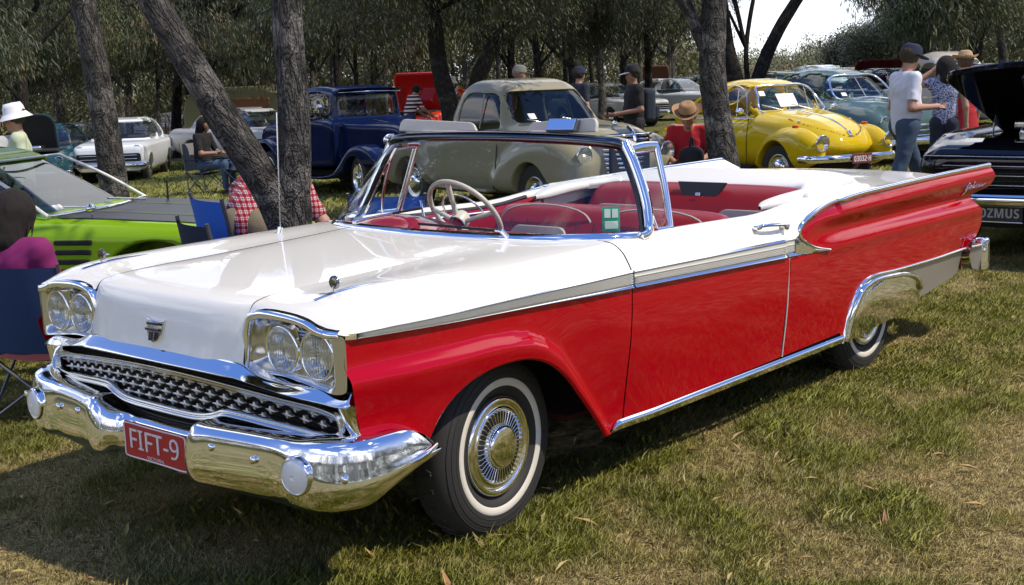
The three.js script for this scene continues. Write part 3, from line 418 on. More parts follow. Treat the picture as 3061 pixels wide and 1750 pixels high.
// cabin
{
  const tub = []; const side = (s) => surf([[1.45, 0.93], [1.9, 0.965], [2.4, 0.955], [2.63, 0.95], [2.9, 0.97], [3.4, 0.98]].map(([x, y]) => [[x, y, 0.772 * s], [x, y - 0.03, 0.755 * s], [x, 0.75, 0.76 * s], [x, 0.3, 0.76 * s]]), 30, 10);
  for (const s of [1, -1]) { fp('door_card', side(s), paint(0.3, 0.006, 0.012, { roughness: 0.5 })); fp('door_rail', rod([[1.6, 0.93, 0.752 * s], [2.0, 0.935, 0.75 * s], [2.6, 0.925, 0.75 * s]], 0.008, 6), M.chrome); fp('window_slot', rod([[1.95, 0.962, 0.775 * s], [2.63, 0.952, 0.775 * s], [2.9, 0.975, 0.775 * s]], 0.012, 6), M.rubber); }
  fp('floor_carpet', new THREE.BoxGeometry(2.2, 0.02, 1.52).translate(2.4, 0.32, 0), std([0.05, 0.006, 0.008], 0.95));
  // dashboard
  const dash = [[1.3, 0.972], [1.42, 0.998], [1.55, 1.0], [1.64, 0.985], [1.68, 0.94], [1.66, 0.86], [1.62, 0.8]].map(([x, y]) => [-0.77, -0.7, -0.6, -0.5, -0.38, -0.26, -0.14, -0.05, 0.2, 0.5, 0.7, 0.77].map((z) => { const e = Math.max(0, 1 - ((z + 0.38) / 0.3) ** 2); return [x + 0.32 * Math.max(0, Math.abs(z) - 0.5) * (x < 1.6 ? 1 : 0), y + 0.045 * e * sm(1.4, 1.56, x) - 0.012, z]; }));
  fp('dashboard', surf(dash, 24, 48, true), paint(0.4, 0.006, 0.012, { roughness: 0.4 }));
  // steering wheel
  const sw = new THREE.Group(); sw.name = 'steering_wheel'; sw.position.set(1.985 - CX, 0.99, -0.38); sw.rotation.set(0, 0, 0.62); car.add(sw);
  const ivory = std([0.6, 0.58, 0.5], 0.35);
  const ry = (g) => g.rotateY(Math.PI / 2);
  part(sw, 'wheel_rim', ry(new THREE.TorusGeometry(0.2, 0.0125, 10, 60)), ivory);
  part(sw, 'spoke', ry(join(rod([[0.19, 0.02, 0], [0.03, 0, -0.05]], 0.012, 8), rod([[-0.19, 0.02, 0], [-0.03, 0, -0.05]], 0.012, 8), rod([[0, 0.195, 0], [0, 0.03, -0.05]], 0.0125, 8))), ivory);
  part(sw, 'horn_ring', ry(new THREE.TorusGeometry(0.125, 0.005, 8, 40, Math.PI)), M.chrome);
  part(sw, 'hub_cap', ry(lathe([[0, 0.0], [0.03, -0.004], [0.045, -0.03], [0.045, -0.07]], 24)), ivory);
  part(sw, 'column', rod([[-0.05, 0, 0], [-0.45, -0.05, 0]], 0.028, 10), M.red);
  fp('gear_lever', rod([[1.78, 0.95, -0.44], [1.84, 1.02, -0.52], [1.86, 1.06, -0.55]], 0.006, 6), M.chrome);
  // seats
  function bench(name, x, yTop, half, y0, dep, tilt) {
    const s = new THREE.Group(); s.name = name; s.position.set(x - CX, y0, 0); car.add(s);
    const H = yTop - y0;
    const back = surf(Array.from({ length: 13 }, (_, i) => { const a = (i / 12 - 0.5) * 2, z = half * Math.sin(a * Math.PI / 2) , e = (Math.abs(a)) ** 4, c = H - 0.05 * e, t = 0.16 * Math.sqrt(Math.max(0.02, 1 - a ** 8)); return [[-0.02 - t * 0.5, 0, z], [-0.03 - t * 0.5, c * 0.5, z], [-t * 0.4 + tilt * 0.7, c * 0.9, z], [tilt, c, z], [tilt + t * 0.4, c * 0.93, z], [tilt * 0.6 + t * 0.5, c * 0.5, z], [t * 0.5, 0, z]]; }), 40, 24, true);
    part(s, 'seat_back', back, M.vinylred);
    part(s, 'seat_cushion', rbox(dep, 0.2, half * 1.96, 0.07, -dep / 2 - 0.05, -0.02, 0), M.vinylred);
    return s;
  }
  const fs = bench('front_seat', 2.54, 0.985, 0.68, 0.5, 0.52, 0.09);
  const insert = (zc, w, h) => { const sh = new THREE.Shape(); sh.moveTo(-w, 0); sh.lineTo(-w, h * 0.45); sh.quadraticCurveTo(-w, h, -w * 0.6, h); sh.lineTo(w * 0.6, h); sh.quadraticCurveTo(w, h, w, h * 0.45); sh.lineTo(w, 0); return new THREE.ExtrudeGeometry(sh, { depth: 0.012, bevelSize: 0.006, bevelThickness: 0.006, bevelSegments: 2 }).rotateY(-Math.PI / 2).rotateZ(-0.17).translate(0, 0, zc); };
  for (const z of [-0.34, 0.34]) part(fs, 'seat_insert', insert(z, 0.2, 0.33).translate(-0.105, 0.05, 0), M.vinylgrey);
  part(fs, 'pleat_seams', join(...Array.from({ length: 11 }, (_, k) => { const z = (k - 5) * 0.105; return rod([[-0.115, 0.05, z], [-0.1, 0.25, z], [-0.045, 0.41, z]], 0.004, 5, 8); })), std([0.07, 0.004, 0.006], 0.6));
  const pip = (x, y, zc, w, h) => rod([[x, y, zc - w], [x + 0.03, y + h * 0.7, zc - w * 0.97], [x + 0.045, y + h, zc - w * 0.75], [x + 0.045, y + h, zc + w * 0.75], [x + 0.03, y + h * 0.7, zc + w * 0.97], [x, y, zc + w]], 0.005, 5, 40);
  part(fs, 'seat_piping', join(pip(-0.06, 0.05, 0.33, 0.33, 0.4), pip(-0.06, 0.05, -0.33, 0.33, 0.4)), M.vinylgrey);
  const rs = bench('rear_seat', 3.34, 1.03, 0.68, 0.5, 0.5, 0.1);
  for (const z of [-0.38, 0.42]) part(rs, 'seat_insert', insert(z, 0.24, 0.36).translate(-0.105, 0.05, 0), M.vinylgrey);
  const sp = new THREE.Shape(); sp.moveTo(-0.13, 0.085); sp.lineTo(0.16, 0.085); sp.lineTo(0.08, -0.05); sp.lineTo(-0.06, -0.05); sp.closePath();
  const spk = part(rs, 'speaker_panel', new THREE.ExtrudeGeometry(sp, { depth: 0.012, bevelSize: 0.004, bevelThickness: 0.004 }).rotateY(-Math.PI / 2).rotateZ(-0.3).translate(0.012, 0.455, 0.05), std([0.03, 0.032, 0.035], 0.6));
  part(spk, 'speaker_badge', rbox(0.004, 0.018, 0.03, 0.0015).rotateZ(-0.3).translate(-0.008, 0.48, 0.06), M.dullchrome);
  part(rs, 'seat_piping', rod([[0.02, 0.44, -0.62], [0.022, 0.45, -0.25], [-0.01, 0.4, -0.13], [-0.03, 0.355, -0.02], [-0.03, 0.355, 0.1], [-0.01, 0.4, 0.2], [0.022, 0.45, 0.3], [0.02, 0.44, 0.62]], 0.005, 5, 60), M.vinylgrey);
  // folded-top cover
  const bz = [-0.832, -0.815, -0.77, -0.68, -0.58, -0.4, -0.2, 0, 0.2, 0.4, 0.58, 0.68, 0.77, 0.815, 0.832];
  const bn = bz.map((z) => { const a = Math.abs(z), xF = a < 0.58 ? 3.43 + 0.03 * a : mix(3.45, 3.12, sm(0.56, 0.8, a)), xR = 4.2 - 0.38 * sm(0.45, 0.83, a), y = 1.03 - 0.018 * sm(0.5, 0.82, a) - (a > 0.83 ? 0.05 : 0), c = 0.028 * sm(0.83, 0.5, a); return [[xF + 0.02, y - 0.035, z], [xF, y - 0.01, z], [xF + 0.02, y + 0.008, z], [xF + 0.12, y + 0.012 + c * 0.6, z], [mix(xF, xR, 0.5), y + 0.012 + c, z], [xR - 0.1, y + 0.008 + c * 0.5, z], [xR - 0.02, y - 0.006, z], [xR + 0.01, y - 0.07, z]]; });
  fp('top_cover', surf(bn, 60, 40, true), M.vinylwhite);
  for (const s of [1, -1]) {
    const pd = [[2.88, 0.975, 0.69, 0.008, 0.01], [2.93, 0.982, 0.695, 0.035, 0.02], [3.05, 0.992, 0.715, 0.055, 0.028], [3.2, 1.002, 0.73, 0.065, 0.028], [3.4, 1.008, 0.735, 0.08, 0.026], [3.6, 1.008, 0.735, 0.08, 0.02]].map(([x, y, z, w, h]) => Array.from({ length: 13 }, (_, k) => { const a = k / 12 * 2 * Math.PI; return [x, y + h * Math.sign(Math.sin(a)) * Math.abs(Math.sin(a)) ** 0.7, (z + w * Math.sign(Math.cos(a)) * Math.abs(Math.cos(a)) ** 0.7) * s]; }));
    fp('cover_pad', surf(pd, 24, 36), M.vinylwhite);
    const fl = [[3.02, 0.99], [3.2, 1.01], [3.5, 1.03], [3.7, 1.04]].map(([x, y]) => [[x, y, 0.772 * s], [x, y - 0.05, 0.745 * s], [x, y - 0.11 + (x - 3) * 0.03, 0.752 * s]]);
    fp('cover_flap', surf(fl, 16, 8), M.vinylwhite);
  }
}
// ---------- ground, grass, trees ----------
function tex(n, fn, srgb = true, rep = true) {
  const d = new Uint8Array(n * n * 4);
  for (let j = 0; j < n; j++) for (let i = 0; i < n; i++) { const c = fn(i / n, j / n), k = (j * n + i) * 4; for (let m = 0; m < 3; m++) d[k + m] = clamp(c[m]) * 255; d[k + 3] = 255; }
  const t = new THREE.DataTexture(d, n, n, THREE.RGBAFormat); t.wrapS = t.wrapT = THREE.RepeatWrapping; t.magFilter = THREE.LinearFilter; t.minFilter = THREE.LinearMipmapLinearFilter; t.generateMipmaps = true; if (srgb) t.colorSpace = THREE.SRGBColorSpace; t.needsUpdate = true; return t;
}
const tile = (f) => (u, v) => { const s = (a, b) => f(a, b), wu = sm(0.8, 1, u), wv = sm(0.8, 1, v); return mix(mix(s(u, v), s(u - 1, v), wu), mix(s(u, v - 1), s(u - 1, v - 1), wu), wv); };
// how green (1) or straw-dry and bare (0) the turf is at a place
const lush = (x, z) => clamp(0.5 + 1.4 * fbm(x * 0.6 + 5, z * 0.6, 2, 2) + 1.9 * fbm(x * 2.4, z * 2.4, 9, 3));
{
  const g = [], n = 200, R = (t) => 3 * Math.pow(90, t) - 2.6;
  for (let i = 0; i <= n; i++) { const r = []; for (let j = 0; j <= 220; j++) { const a = j / 220 * 2 * Math.PI, d = R(i / n), x = EYE.x + 3 + d * Math.cos(a), z = EYE.z - 3 + d * Math.sin(a); r.push(V(x, groundY(x, z), z)); } g.push(r); }
  g.unshift(g[0].map(() => V(EYE.x + 3, groundY(EYE.x + 3, EYE.z - 3), EYE.z - 3)));
  const geo = gridGeo(g, true), p = geo.attributes.position, uv = geo.attributes.uv, col = new Float32Array(p.count * 3);
  for (let i = 0; i < p.count; i++) {
    const x = p.getX(i), z = p.getZ(i), d = Math.hypot(x - EYE.x, z - EYE.z), l = mix(lush(x, z), 0.62 + 0.3 * fbm(x * 0.06, z * 0.06, 3), sm(9, 24, d)), f = sm(12, 40, d);
    uv.setXY(i, x / 1.7, z / 1.7);
    const c = [mix(0.36, 0.19, l), mix(0.3, 0.205, l), mix(0.16, 0.05, l)];
    c.forEach((v, k) => { col[i * 3 + k] = mix(v, [0.16, 0.165, 0.048][k] * mix(0.85, 1.2, l), f) * 1.25; });
  }
  geo.setAttribute('color', new THREE.BufferAttribute(col, 3));
  const soil = tile((u, v) => fbm(u * 18, v * 18, 1, 5)), straw = tile((u, v) => Math.abs(nz(u * 60, v * 9, 4)) + Math.abs(nz(u * 10 + v * 40, v * 14 - u * 50, 8)));
  const cm = tex(512, (u, v) => { const s = 0.72 + 0.8 * soil(u, v) + 0.28 * (straw(u, v) - 0.3); return [s, s * 0.985, s * 0.94]; }), bm = tex(512, (u, v) => { const s = 0.5 + 0.9 * soil(u, v) + 0.3 * straw(u, v); return [s, s, s]; }, false);
  const m = new THREE.Mesh(geo, new THREE.MeshStandardMaterial({ vertexColors: true, map: cm, bumpMap: bm, bumpScale: 0.03, roughness: 1, side: THREE.DoubleSide }));
  m.name = 'ground'; m.userData.kind = 'structure'; m.receiveShadow = true; scene.add(m);
}
// turf: tufts of bent blades, green and straw
{
  const r = rng(11), tuft = (seed, n, h, w, spread) => {
    const q = rng(seed), pos = [], nor = [];
    for (let i = 0; i < n; i++) {
      const a = q() * 6.283, b = q() * 6.283, ox = spread * (q() - 0.5), oz = spread * (q() - 0.5), hh = h * (0.45 + 0.8 * q()), le = hh * (0.35 + 0.9 * q()), dx = Math.cos(a), dz = Math.sin(a), sx = -Math.sin(b) * w / 2, sz = Math.cos(b) * w / 2;
      const A = [ox - sx, 0, oz - sz], B = [ox + sx, 0, oz + sz], C = [ox + dx * le * 0.4 - sx * 0.8, hh * 0.65, oz + dz * le * 0.4 - sz * 0.8], D = [ox + dx * le * 0.4 + sx * 0.8, hh * 0.65, oz + dz * le * 0.4 + sz * 0.8], E = [ox + dx * le, hh, oz + dz * le];
      for (const t of [A, B, C, B, D, C, C, D, E]) { pos.push(...t); nor.push(dx * 0.3, 0.9, dz * 0.3); }
    }
    const g = new THREE.BufferGeometry(); g.setAttribute('position', new THREE.Float32BufferAttribute(pos, 3)); g.setAttribute('normal', new THREE.Float32BufferAttribute(nor, 3)); g.setAttribute('uv', new THREE.Float32BufferAttribute(new Float32Array(pos.length / 3 * 2), 2)); return g;
  };
  const gm = new THREE.MeshPhysicalMaterial({ roughness: 0.9, specularIntensity: 0.25, transmission: 0.3, thickness: 0, side: THREE.DoubleSide });
  const layers = [['dry_straw', tuft(31, 18, 0.032, 0.0026, 0.12), 2.2, 8, 30000, 1, true], ['grass', tuft(1, 26, 0.02, 0.0027, 0.09), 2.2, 6.2, 115000, 1], ['grass', tuft(21, 20, 0.034, 0.0027, 0.07), 2.2, 6.2, 26000, 1], ['grass', tuft(22, 4, 0.06, 0.002, 0.06), 2.2, 6.5, 4000, 1], ['weeds', tuft(23, 22, 0.036, 0.005, 0.07), 2.2, 9, 3200, 1.2], ['grass', tuft(2, 26, 0.03, 0.0042, 0.15), 6.0, 13, 85000, 1.1], ['grass', tuft(3, 16, 0.045, 0.014, 0.3), 12.5, 36, 50000, 1.2]];
  const M4 = new THREE.Matrix4(), Q = new THREE.Quaternion(), Y = V(0, 1, 0), C = new THREE.Color();
  for (const [nm, geo, d0, d1, n, k, dry] of layers) {
    const im = new THREE.InstancedMesh(geo, gm, n); let c = 0;
    for (let tries = 0; c < n && tries < n * 6; tries++) {
      const d = Math.sqrt(mix(d0 * d0, d1 * d1, r())), lat = (r() - 0.5) * 0.92 * d + (r() - 0.5) * 0.6, [x, z] = site(d, lat), l = lush(x, z);
      if (x > 0.9 && x < 4.4 && Math.abs(z) < 0.45) continue;
      if (dry ? r() < l * 1.1 : r() > 0.3 + 0.9 * l * l) continue;
      const s = k * (0.55 + 0.6 * l) * (0.7 + 0.6 * r());
      M4.compose(V(x, groundY(x, z) - 0.004, z), Q.setFromAxisAngle(Y, r() * 6.283), dry ? V(s * 2.2, s * 0.4, s * 2.2) : V(s, s * (0.7 + 0.5 * r()), s)); im.setMatrixAt(c, M4);
      const g = dry ? 0.12 * r() : clamp(l * 1.15 - 0.02 + 0.6 * (r() - 0.5)), v = 0.75 + 0.5 * r(), fr = sm(8, 25, d);
      C.setRGB(mix(0.66, 0.25, g) * v, mix(0.54, 0.265, g) * v, mix(0.23, 0.03, g) * v); C.lerp(new THREE.Color().setRGB(0.29 * v, 0.31 * v, 0.07 * v), fr * 0.8); im.setColorAt(c, C); c++;
    }
    im.count = c; im.name = numbered(nm); im.userData = { label: dry ? 'dry straw lying flat on the bare patches' : 'short patchy grass, part green and part dried to straw', kind: 'stuff' }; im.receiveShadow = im.castShadow = true; scene.add(im);
  }
  // fallen dry leaves
  const lf = new THREE.BufferGeometry(); lf.setAttribute('position', new THREE.Float32BufferAttribute([-0.04, 0.004, 0, 0, 0.012, 0.008, 0.045, 0.004, 0, -0.04, 0.004, 0, 0.045, 0.004, 0, 0, 0.012, -0.008], 3)); lf.computeVertexNormals();
  const n = 420, im = new THREE.InstancedMesh(lf, new THREE.MeshStandardMaterial({ roughness: 0.8, side: THREE.DoubleSide }), n);
  for (let i = 0; i < n; i++) { const d = 2.5 + 9 * r(), [x, z] = site(d, (r() - 0.5) * 0.95 * d), s = 0.6 + 0.8 * r(); im.setMatrixAt(i, M4.compose(V(x, groundY(x, z) + 0.02, z), Q.setFromEuler(new THREE.Euler(r() - 0.5, r() * 6.3, r() - 0.5)), V(s, s, s))); im.setColorAt(i, C.setRGB(0.34 + 0.15 * r(), 0.24 + 0.1 * r(), 0.12)); }
  im.name = 'leaf_litter'; im.userData = { label: 'dry gum leaves scattered on the turf', kind: 'stuff' }; scene.add(im);
}
const barkN = tile((u, v) => fbm(u * 5, v * 4, 3, 6)), barkC = tile((u, v) => { const w = 0.6 * nz(u * 9, v * 7, 4); return 0.55 - 1.5 * Math.pow(1 - Math.abs(nz(u * 24 + w, v * 8 + w, 7)), 6) * 0.5 - 0.35 * Math.pow(1 - Math.abs(nz(u * 60 + w, v * 26, 2)), 5) + 0.35 * nz(u * 90, v * 60, 1); });
const barkMap = tex(512, (u, v) => { const a = barkN(u, v), c = barkC(u, v), p = sm(0.12, 0.2, fbm(u * 3 + 2, v * 3, 8, 3)), s = 0.36 + 0.6 * a + 0.45 * c + 0.2 * p; return [s, s * 0.985, s * 0.96]; });
const barkBump = tex(512, (u, v) => { const s = 0.4 + 0.3 * barkN(u, v) + 0.6 * barkC(u, v); return [s, s, s]; }, false);
const bark = (r, g, b) => new THREE.MeshStandardMaterial({ color: new THREE.Color().setRGB(r, g, b), map: barkMap, bumpMap: barkBump, bumpScale: 0.03, roughness: 0.95, side: THREE.DoubleSide });
const barkGrey = bark(0.36, 0.352, 0.34), barkDark = bark(0.1, 0.09, 0.08), barkPale = bark(0.5, 0.48, 0.44);
function limb(pts, r0, r1, seed = 1, n = 14, flare = 0) {
  const P = crv(pts, Math.max(10, pts.length * (n > 20 ? 22 : 8))), L = P.length - 1, rows = []; let len = 0;
  for (let i = 0; i <= L; i++) {
    if (i) len += P[i].distanceTo(P[i - 1]);
    const T = P[Math.min(i + 1, L)].clone().sub(P[Math.max(i - 1, 0)]).normalize(), S = T.clone().cross(Math.abs(T.z) > 0.9 ? V(1, 0, 0) : V(0, 0, 1)).normalize(), U = S.clone().cross(T), r = mix(r0, r1, i / L) * (1 + flare * Math.exp(-len / 0.22)), row = [];
    for (let k = 0; k <= n; k++) { const a = k / n * 2 * Math.PI, ca = Math.cos(a), sa = Math.sin(a), q = r * (1 + 0.16 * fbm(ca * 1.3 + seed * 7, sa * 1.3 + len * 0.35 / Math.max(r, 0.05) * 0.4, len * 1.4 + seed, 3) + (n > 20 ? 0.1 * fbm(ca * 5 + seed, sa * 5, len * 4, 3) + 0.22 * Math.pow(clamp(nz(ca * 1.6 + seed * 3, sa * 1.6, len * 2.2) * 1.4 - 0.25), 2) : 0)); row.push(P[i].clone().addScaledVector(S, q * ca).addScaledVector(U, q * sa)); }
    rows.push(row);
  }
  const g = gridGeo(rows, false), uv = g.attributes.uv; let k = 0; for (let i = 0; i <= L; i++) for (let j = 0; j <= n; j++, k++) uv.setXY(k, j / n * Math.max(1, Math.round(r0 * 5)), i / L * len / 1.2);
  return g;
}
function clump(seed, n, R, len, wid, droop) {               // a spray of narrow hanging leaves
  const q = rng(seed), pos = [], nor = [];
  for (let i = 0; i < n; i++) {
    const a = q() * 6.283, rr = R * Math.sqrt(q()), o = V(rr * Math.cos(a), R * (q() - 0.5) * 1.3, rr * Math.sin(a)), b = q() * 6.283, t = V(Math.cos(b), -droop * (0.3 + q()), Math.sin(b)).normalize(), l = len * (0.6 + 0.8 * q()), s = V(-Math.sin(b) + 0.3 * (q() - 0.5), q() - 0.5, Math.cos(b)).normalize().multiplyScalar(wid * (0.6 + 0.6 * q()));
    const A = o, B = o.clone().addScaledVector(t, l * 0.45).add(s), D = o.clone().addScaledVector(t, l * 0.45).sub(s), E = o.clone().addScaledVector(t, l), N = t.clone().cross(s).normalize(); if (N.y < 0) N.negate();
    for (const p of [A, B, E, A, E, D]) { pos.push(p.x, p.y, p.z); nor.push(N.x, N.y, N.z); }
  }
  const g = new THREE.BufferGeometry(); g.setAttribute('position', new THREE.Float32BufferAttribute(pos, 3)); g.setAttribute('normal', new THREE.Float32BufferAttribute(nor, 3)); g.setAttribute('uv', new THREE.Float32BufferAttribute(new Float32Array(pos.length / 3 * 2), 2)); return g;
}
const leafM = new THREE.MeshPhysicalMaterial({ roughness: 0.62, transmission: 0.35, thickness: 0, side: THREE.DoubleSide });
const sprays = [clump(5, 90, 0.42, 0.13, 0.013, 1.7), clump(6, 80, 0.36, 0.14, 0.014, 2.6), clump(8, 110, 0.7, 0.15, 0.024, 0.9)];
function leaves(parent, spots, seed, tone = [0.085, 0.108, 0.034], g = 0, name = 'crown') {
  const r = rng(seed), im = new THREE.InstancedMesh(sprays[g], leafM, spots.length), M4 = new THREE.Matrix4(), Q = new THREE.Quaternion(), C = new THREE.Color();
  spots.forEach(([p, s, bt = 1], i) => { M4.compose(p, Q.setFromEuler(new THREE.Euler(0.5 * (r() - 0.5), r() * 6.283, 0.5 * (r() - 0.5))), V(s, s * (0.8 + 0.6 * r()), s)); im.setMatrixAt(i, M4); const v = (0.5 + 0.8 * r() * r()) * bt, w = r() < 0.04 ? 1.8 : 1; im.setColorAt(i, C.setRGB(tone[0] * v * w * (0.9 + 0.35 * r()), tone[1] * v, tone[2] * v)); });
  im.name = name; im.userData.kind = 'stuff'; im.castShadow = true; parent.add(im); return im;
}
// a gum tree: stems given as point lists in metres relative to its foot; leaf sprays hang round the twig ends
function gum({ d, lat, stems, bark: bk, label, group, name = 'gum_tree', crowns = [], tone, g = 0, seed = 1, twigs = 6 }) {
  const [x, z] = site(d, lat), t = thing(name, label, 'tree', [x, groundY(x, z) - 0.05, z], 0, group), r = rng(seed * 97 + 3);
  const W = (a) => V(0.6567 * a[0] + 0.7541 * (a[2] ?? 0), a[1], 0.7541 * a[0] - 0.6567 * (a[2] ?? 0));
  const main = [], tw = [], spots = [];
  stems.forEach((s, i) => main.push(limb(s.p.map(W), s.r0, s.r1, seed + i, d < 15 ? 36 : 16, i || d > 40 ? 0 : 0.45)));
  for (const [cx, cy, cd, R, H, n] of crowns) {
    const c = W([cx, cy, cd]);
    for (let k = 0; k < twigs; k++) { const a = r() * 6.283, e = c.clone().add(V(Math.cos(a) * R * (0.4 + 0.5 * r()), H * (r() - 0.35) * 0.8, Math.sin(a) * R * (0.4 + 0.5 * r()))), s = stems[Math.floor(r() * stems.length)].p, b = W(s[s.length - 1 - Math.floor(r() * Math.min(2, s.length - 1))]); tw.push(limb([b, b.clone().lerp(e, 0.5).add(V(0.2 * (r() - 0.5), 0.35, 0.2 * (r() - 0.5))), e], 0.05, 0.012, seed + k, 6)); }
    const nb = Math.max(4, Math.round(n / 26)), blobs = Array.from({ length: nb }, () => { const a = r() * 6.283, q = Math.sqrt(r()); const o = c.clone().add(V(Math.cos(a) * R * q, H * (r() - 0.5), Math.sin(a) * R * q)); o.tone = 0.6 + 0.9 * r(); return o; });
    for (let k = 0; k < n; k++) { const b = blobs[Math.floor(r() * nb)], s = 0.3 * Math.min(R, 2.4), gx = () => (r() + r() + r() - 1.5) * s; spots.push([b.clone().add(V(gx(), gx() * 1.2 - 0.2, gx())), 0.5 + 1.0 * r() * r() + 0.25, b.tone]); }
  }
  part(t, 'trunk', join(main), bk); if (tw.length) part(t, 'branches', join(tw), bk);
  if (spots.length) leaves(t, spots, seed, tone, g);
  return t;
}
{
  gum({ d: 13, lat: -4.1, seed: 2, bark: barkGrey, label: 'straight grey gum trunk standing behind the lime green coupe', stems: [{ p: [[0.02, 0, 0], [0.01, 0.6, 0], [-0.03, 1.6, 0], [-0.18, 3.0, 0.05], [-0.36, 5, 0.1], [-0.4, 7.5, 0.2]], r0: 0.155, r1: 0.09 }, { p: [[-0.24, 3.6, 0], [0.4, 5, 0.4], [1.2, 6.5, 0.6]], r0: 0.09, r1: 0.04 }], crowns: [[-1, 7.2, 0.5, 2.2, 2.4, 420]], g: 2 });
  gum({ d: 6.9, lat: -1.19, seed: 3, bark: barkGrey, label: 'rough forked trunk leaning left beside the long whip antenna, nearest tree', stems: [{ p: [[0, 0, 0], [0.0, 0.5, 0], [0.0, 1.0, 0], [0.03, 1.5, 0.02], [0.02, 2.1, 0.05], [0.05, 3, 0.1], [0.2, 5, 0.2]], r0: 0.108, r1: 0.066 }, { p: [[-0.02, 0.85, 0.0], [-0.14, 1.15, -0.03], [-0.38, 1.6, -0.06], [-0.66, 2.15, -0.08], [-1.0, 3.1, 0], [-1.5, 5, 0.2]], r0: 0.105, r1: 0.055 }], crowns: [[-1.3, 6.4, 0.4, 2.0, 2.0, 360]], g: 2 });
  gum({ d: 28, lat: -1.02, seed: 4, bark: barkDark, label: 'dark twin trunk spreading in a V behind the olive utility', stems: [{ p: [[-0.12, 0, 0], [-0.2, 1, 0], [-0.42, 2, 0.1], [-0.5, 3.2, 0.2], [-0.7, 6, 0.3]], r0: 0.25, r1: 0.13 }, { p: [[0.14, 0, 0.1], [0.25, 1, 0.1], [0.55, 2, 0], [1.4, 3.2, -0.1], [2.6, 4.6, -0.2], [4, 6, 0]], r0: 0.22, r1: 0.1 }], crowns: [[-1, 4.6, -0.6, 2.4, 2.4, 420], [2.4, 4.4, -0.4, 2.4, 2.2, 420]], seed: 41 });
  gum({ d: 13.6, lat: 2.36, seed: 5, bark: barkGrey, label: 'dark gum trunk with a low left branch in front of the yellow car', stems: [{ p: [[0.06, 0, 0], [0.04, 0.4, 0], [-0.07, 1.05, 0], [-0.13, 1.7, 0.02], [-0.11, 2.4, 0.05], [-0.02, 3.4, 0.1], [0.3, 5.5, 0.2]], r0: 0.17, r1: 0.11 }, { p: [[-0.13, 1.75, 0], [-0.3, 2.15, 0.05], [-0.5, 2.6, 0.1], [-0.9, 3.6, 0.2]], r0: 0.085, r1: 0.05 }], crowns: [[-1.6, 4.6, 0.3, 1.8, 1.9, 330]], g: 0 });
  gum({ d: 34, lat: 6.4, seed: 6, bark: barkDark, label: 'dark trunk forking wide, right branch rising against the bright sky gap', stems: [{ p: [[0, 0, 0], [-0.2, 1.2, 0], [-0.45, 2.2, 0], [-0.6, 3.4, 0], [-0.7, 6, 0]], r0: 0.28, r1: 0.14 }, { p: [[0.1, 0.3, 0], [0.45, 1.6, 0], [0.9, 2.6, 0], [1.7, 3.9, 0], [2.8, 6, 0]], r0: 0.22, r1: 0.11 }, { p: [[0.15, 0.8, 0], [0.1, 2.2, 0.2], [0.4, 4, 0.3]], r0: 0.08, r1: 0.05 }], crowns: [[-1.6, 4.8, 0, 1.5, 1.4, 170], [0.2, 5.0, 0, 1.5, 1.0, 70]] });
  const T = [[75, 33, 0.34, -0.3, 'tall dark gum behind the person in the white bucket hat'], [150, 44, 0.3, 0.35, 'slim gum right of the raised rounded black bonnet'], [330, 47, 0.26, -0.1, 'pale thin gum straight behind the white saloon'], [438, 40, 0.3, 0.3, 'leaning gum over the heap of bare branches'], [520, 36, 0.2, -0.05, 'thin dark gum behind the seated person in black'], [625, 39, 0.34, 0.1, 'stout gum rising behind the old caravan'], [790, 46, 0.24, -0.15, 'pale gum just right of the forked trunk'], [845, 34, 0.22, 0.1, 'slender dark gum behind the blue pickup cab'], [930, 52, 0.32, 0.2, 'distant gum above the blue pickup bonnet'], [1010, 38, 0.2, -0.2, 'thin leaning gum behind the striped shirt person'], [1060, 56, 0.3, 0.1, 'far gum left of the dark V-shaped trunk'], [1270, 40, 0.24, 0.1, 'gum behind the left part of the olive roof'], [1345, 54, 0.3, -0.2, 'far gum above the grey-green cap'], [1425, 44, 0.34, 0.1, 'thick pale gum behind the navy cap'], [1490, 38, 0.22, 0.05, 'dark gum left of the man in black'], [1545, 50, 0.3, 0.1, 'gum directly behind the head of the man in black'], [1610, 42, 0.24, -0.15, 'gum above the brown-lined bonnet'], [1665, 58, 0.3, 0.1, 'far gum above the silver-blue saloon'], [2262, 31, 0.24, 0.1, 'gum behind the head of the man in the white T-shirt'], [2300, 40, 0.34, -0.1, 'gum behind the cream saloon roof'], [2405, 34, 0.36, 0.15, 'thick gum behind the tan straw hat'], [2480, 43, 0.3, -0.1, 'gum above the silver car roof at the right'], [2580, 36, 0.34, 0.0, 'gum at the right edge of the picture'], [-60, 38, 0.34, 0.2, 'gum at the left edge of the picture'], [700, 60, 0.3, 0.0, 'far gum hidden between the two forks of the leaning trunk'], [240, 58, 0.34, 0.1, 'far gum hidden behind the straight grey trunk'], [1160, 62, 0.3, 0.0, 'far gum seen through the dark V-shaped trunk'], [2360, 56, 0.3, 0.1, 'far gum left of the tan straw hat']];
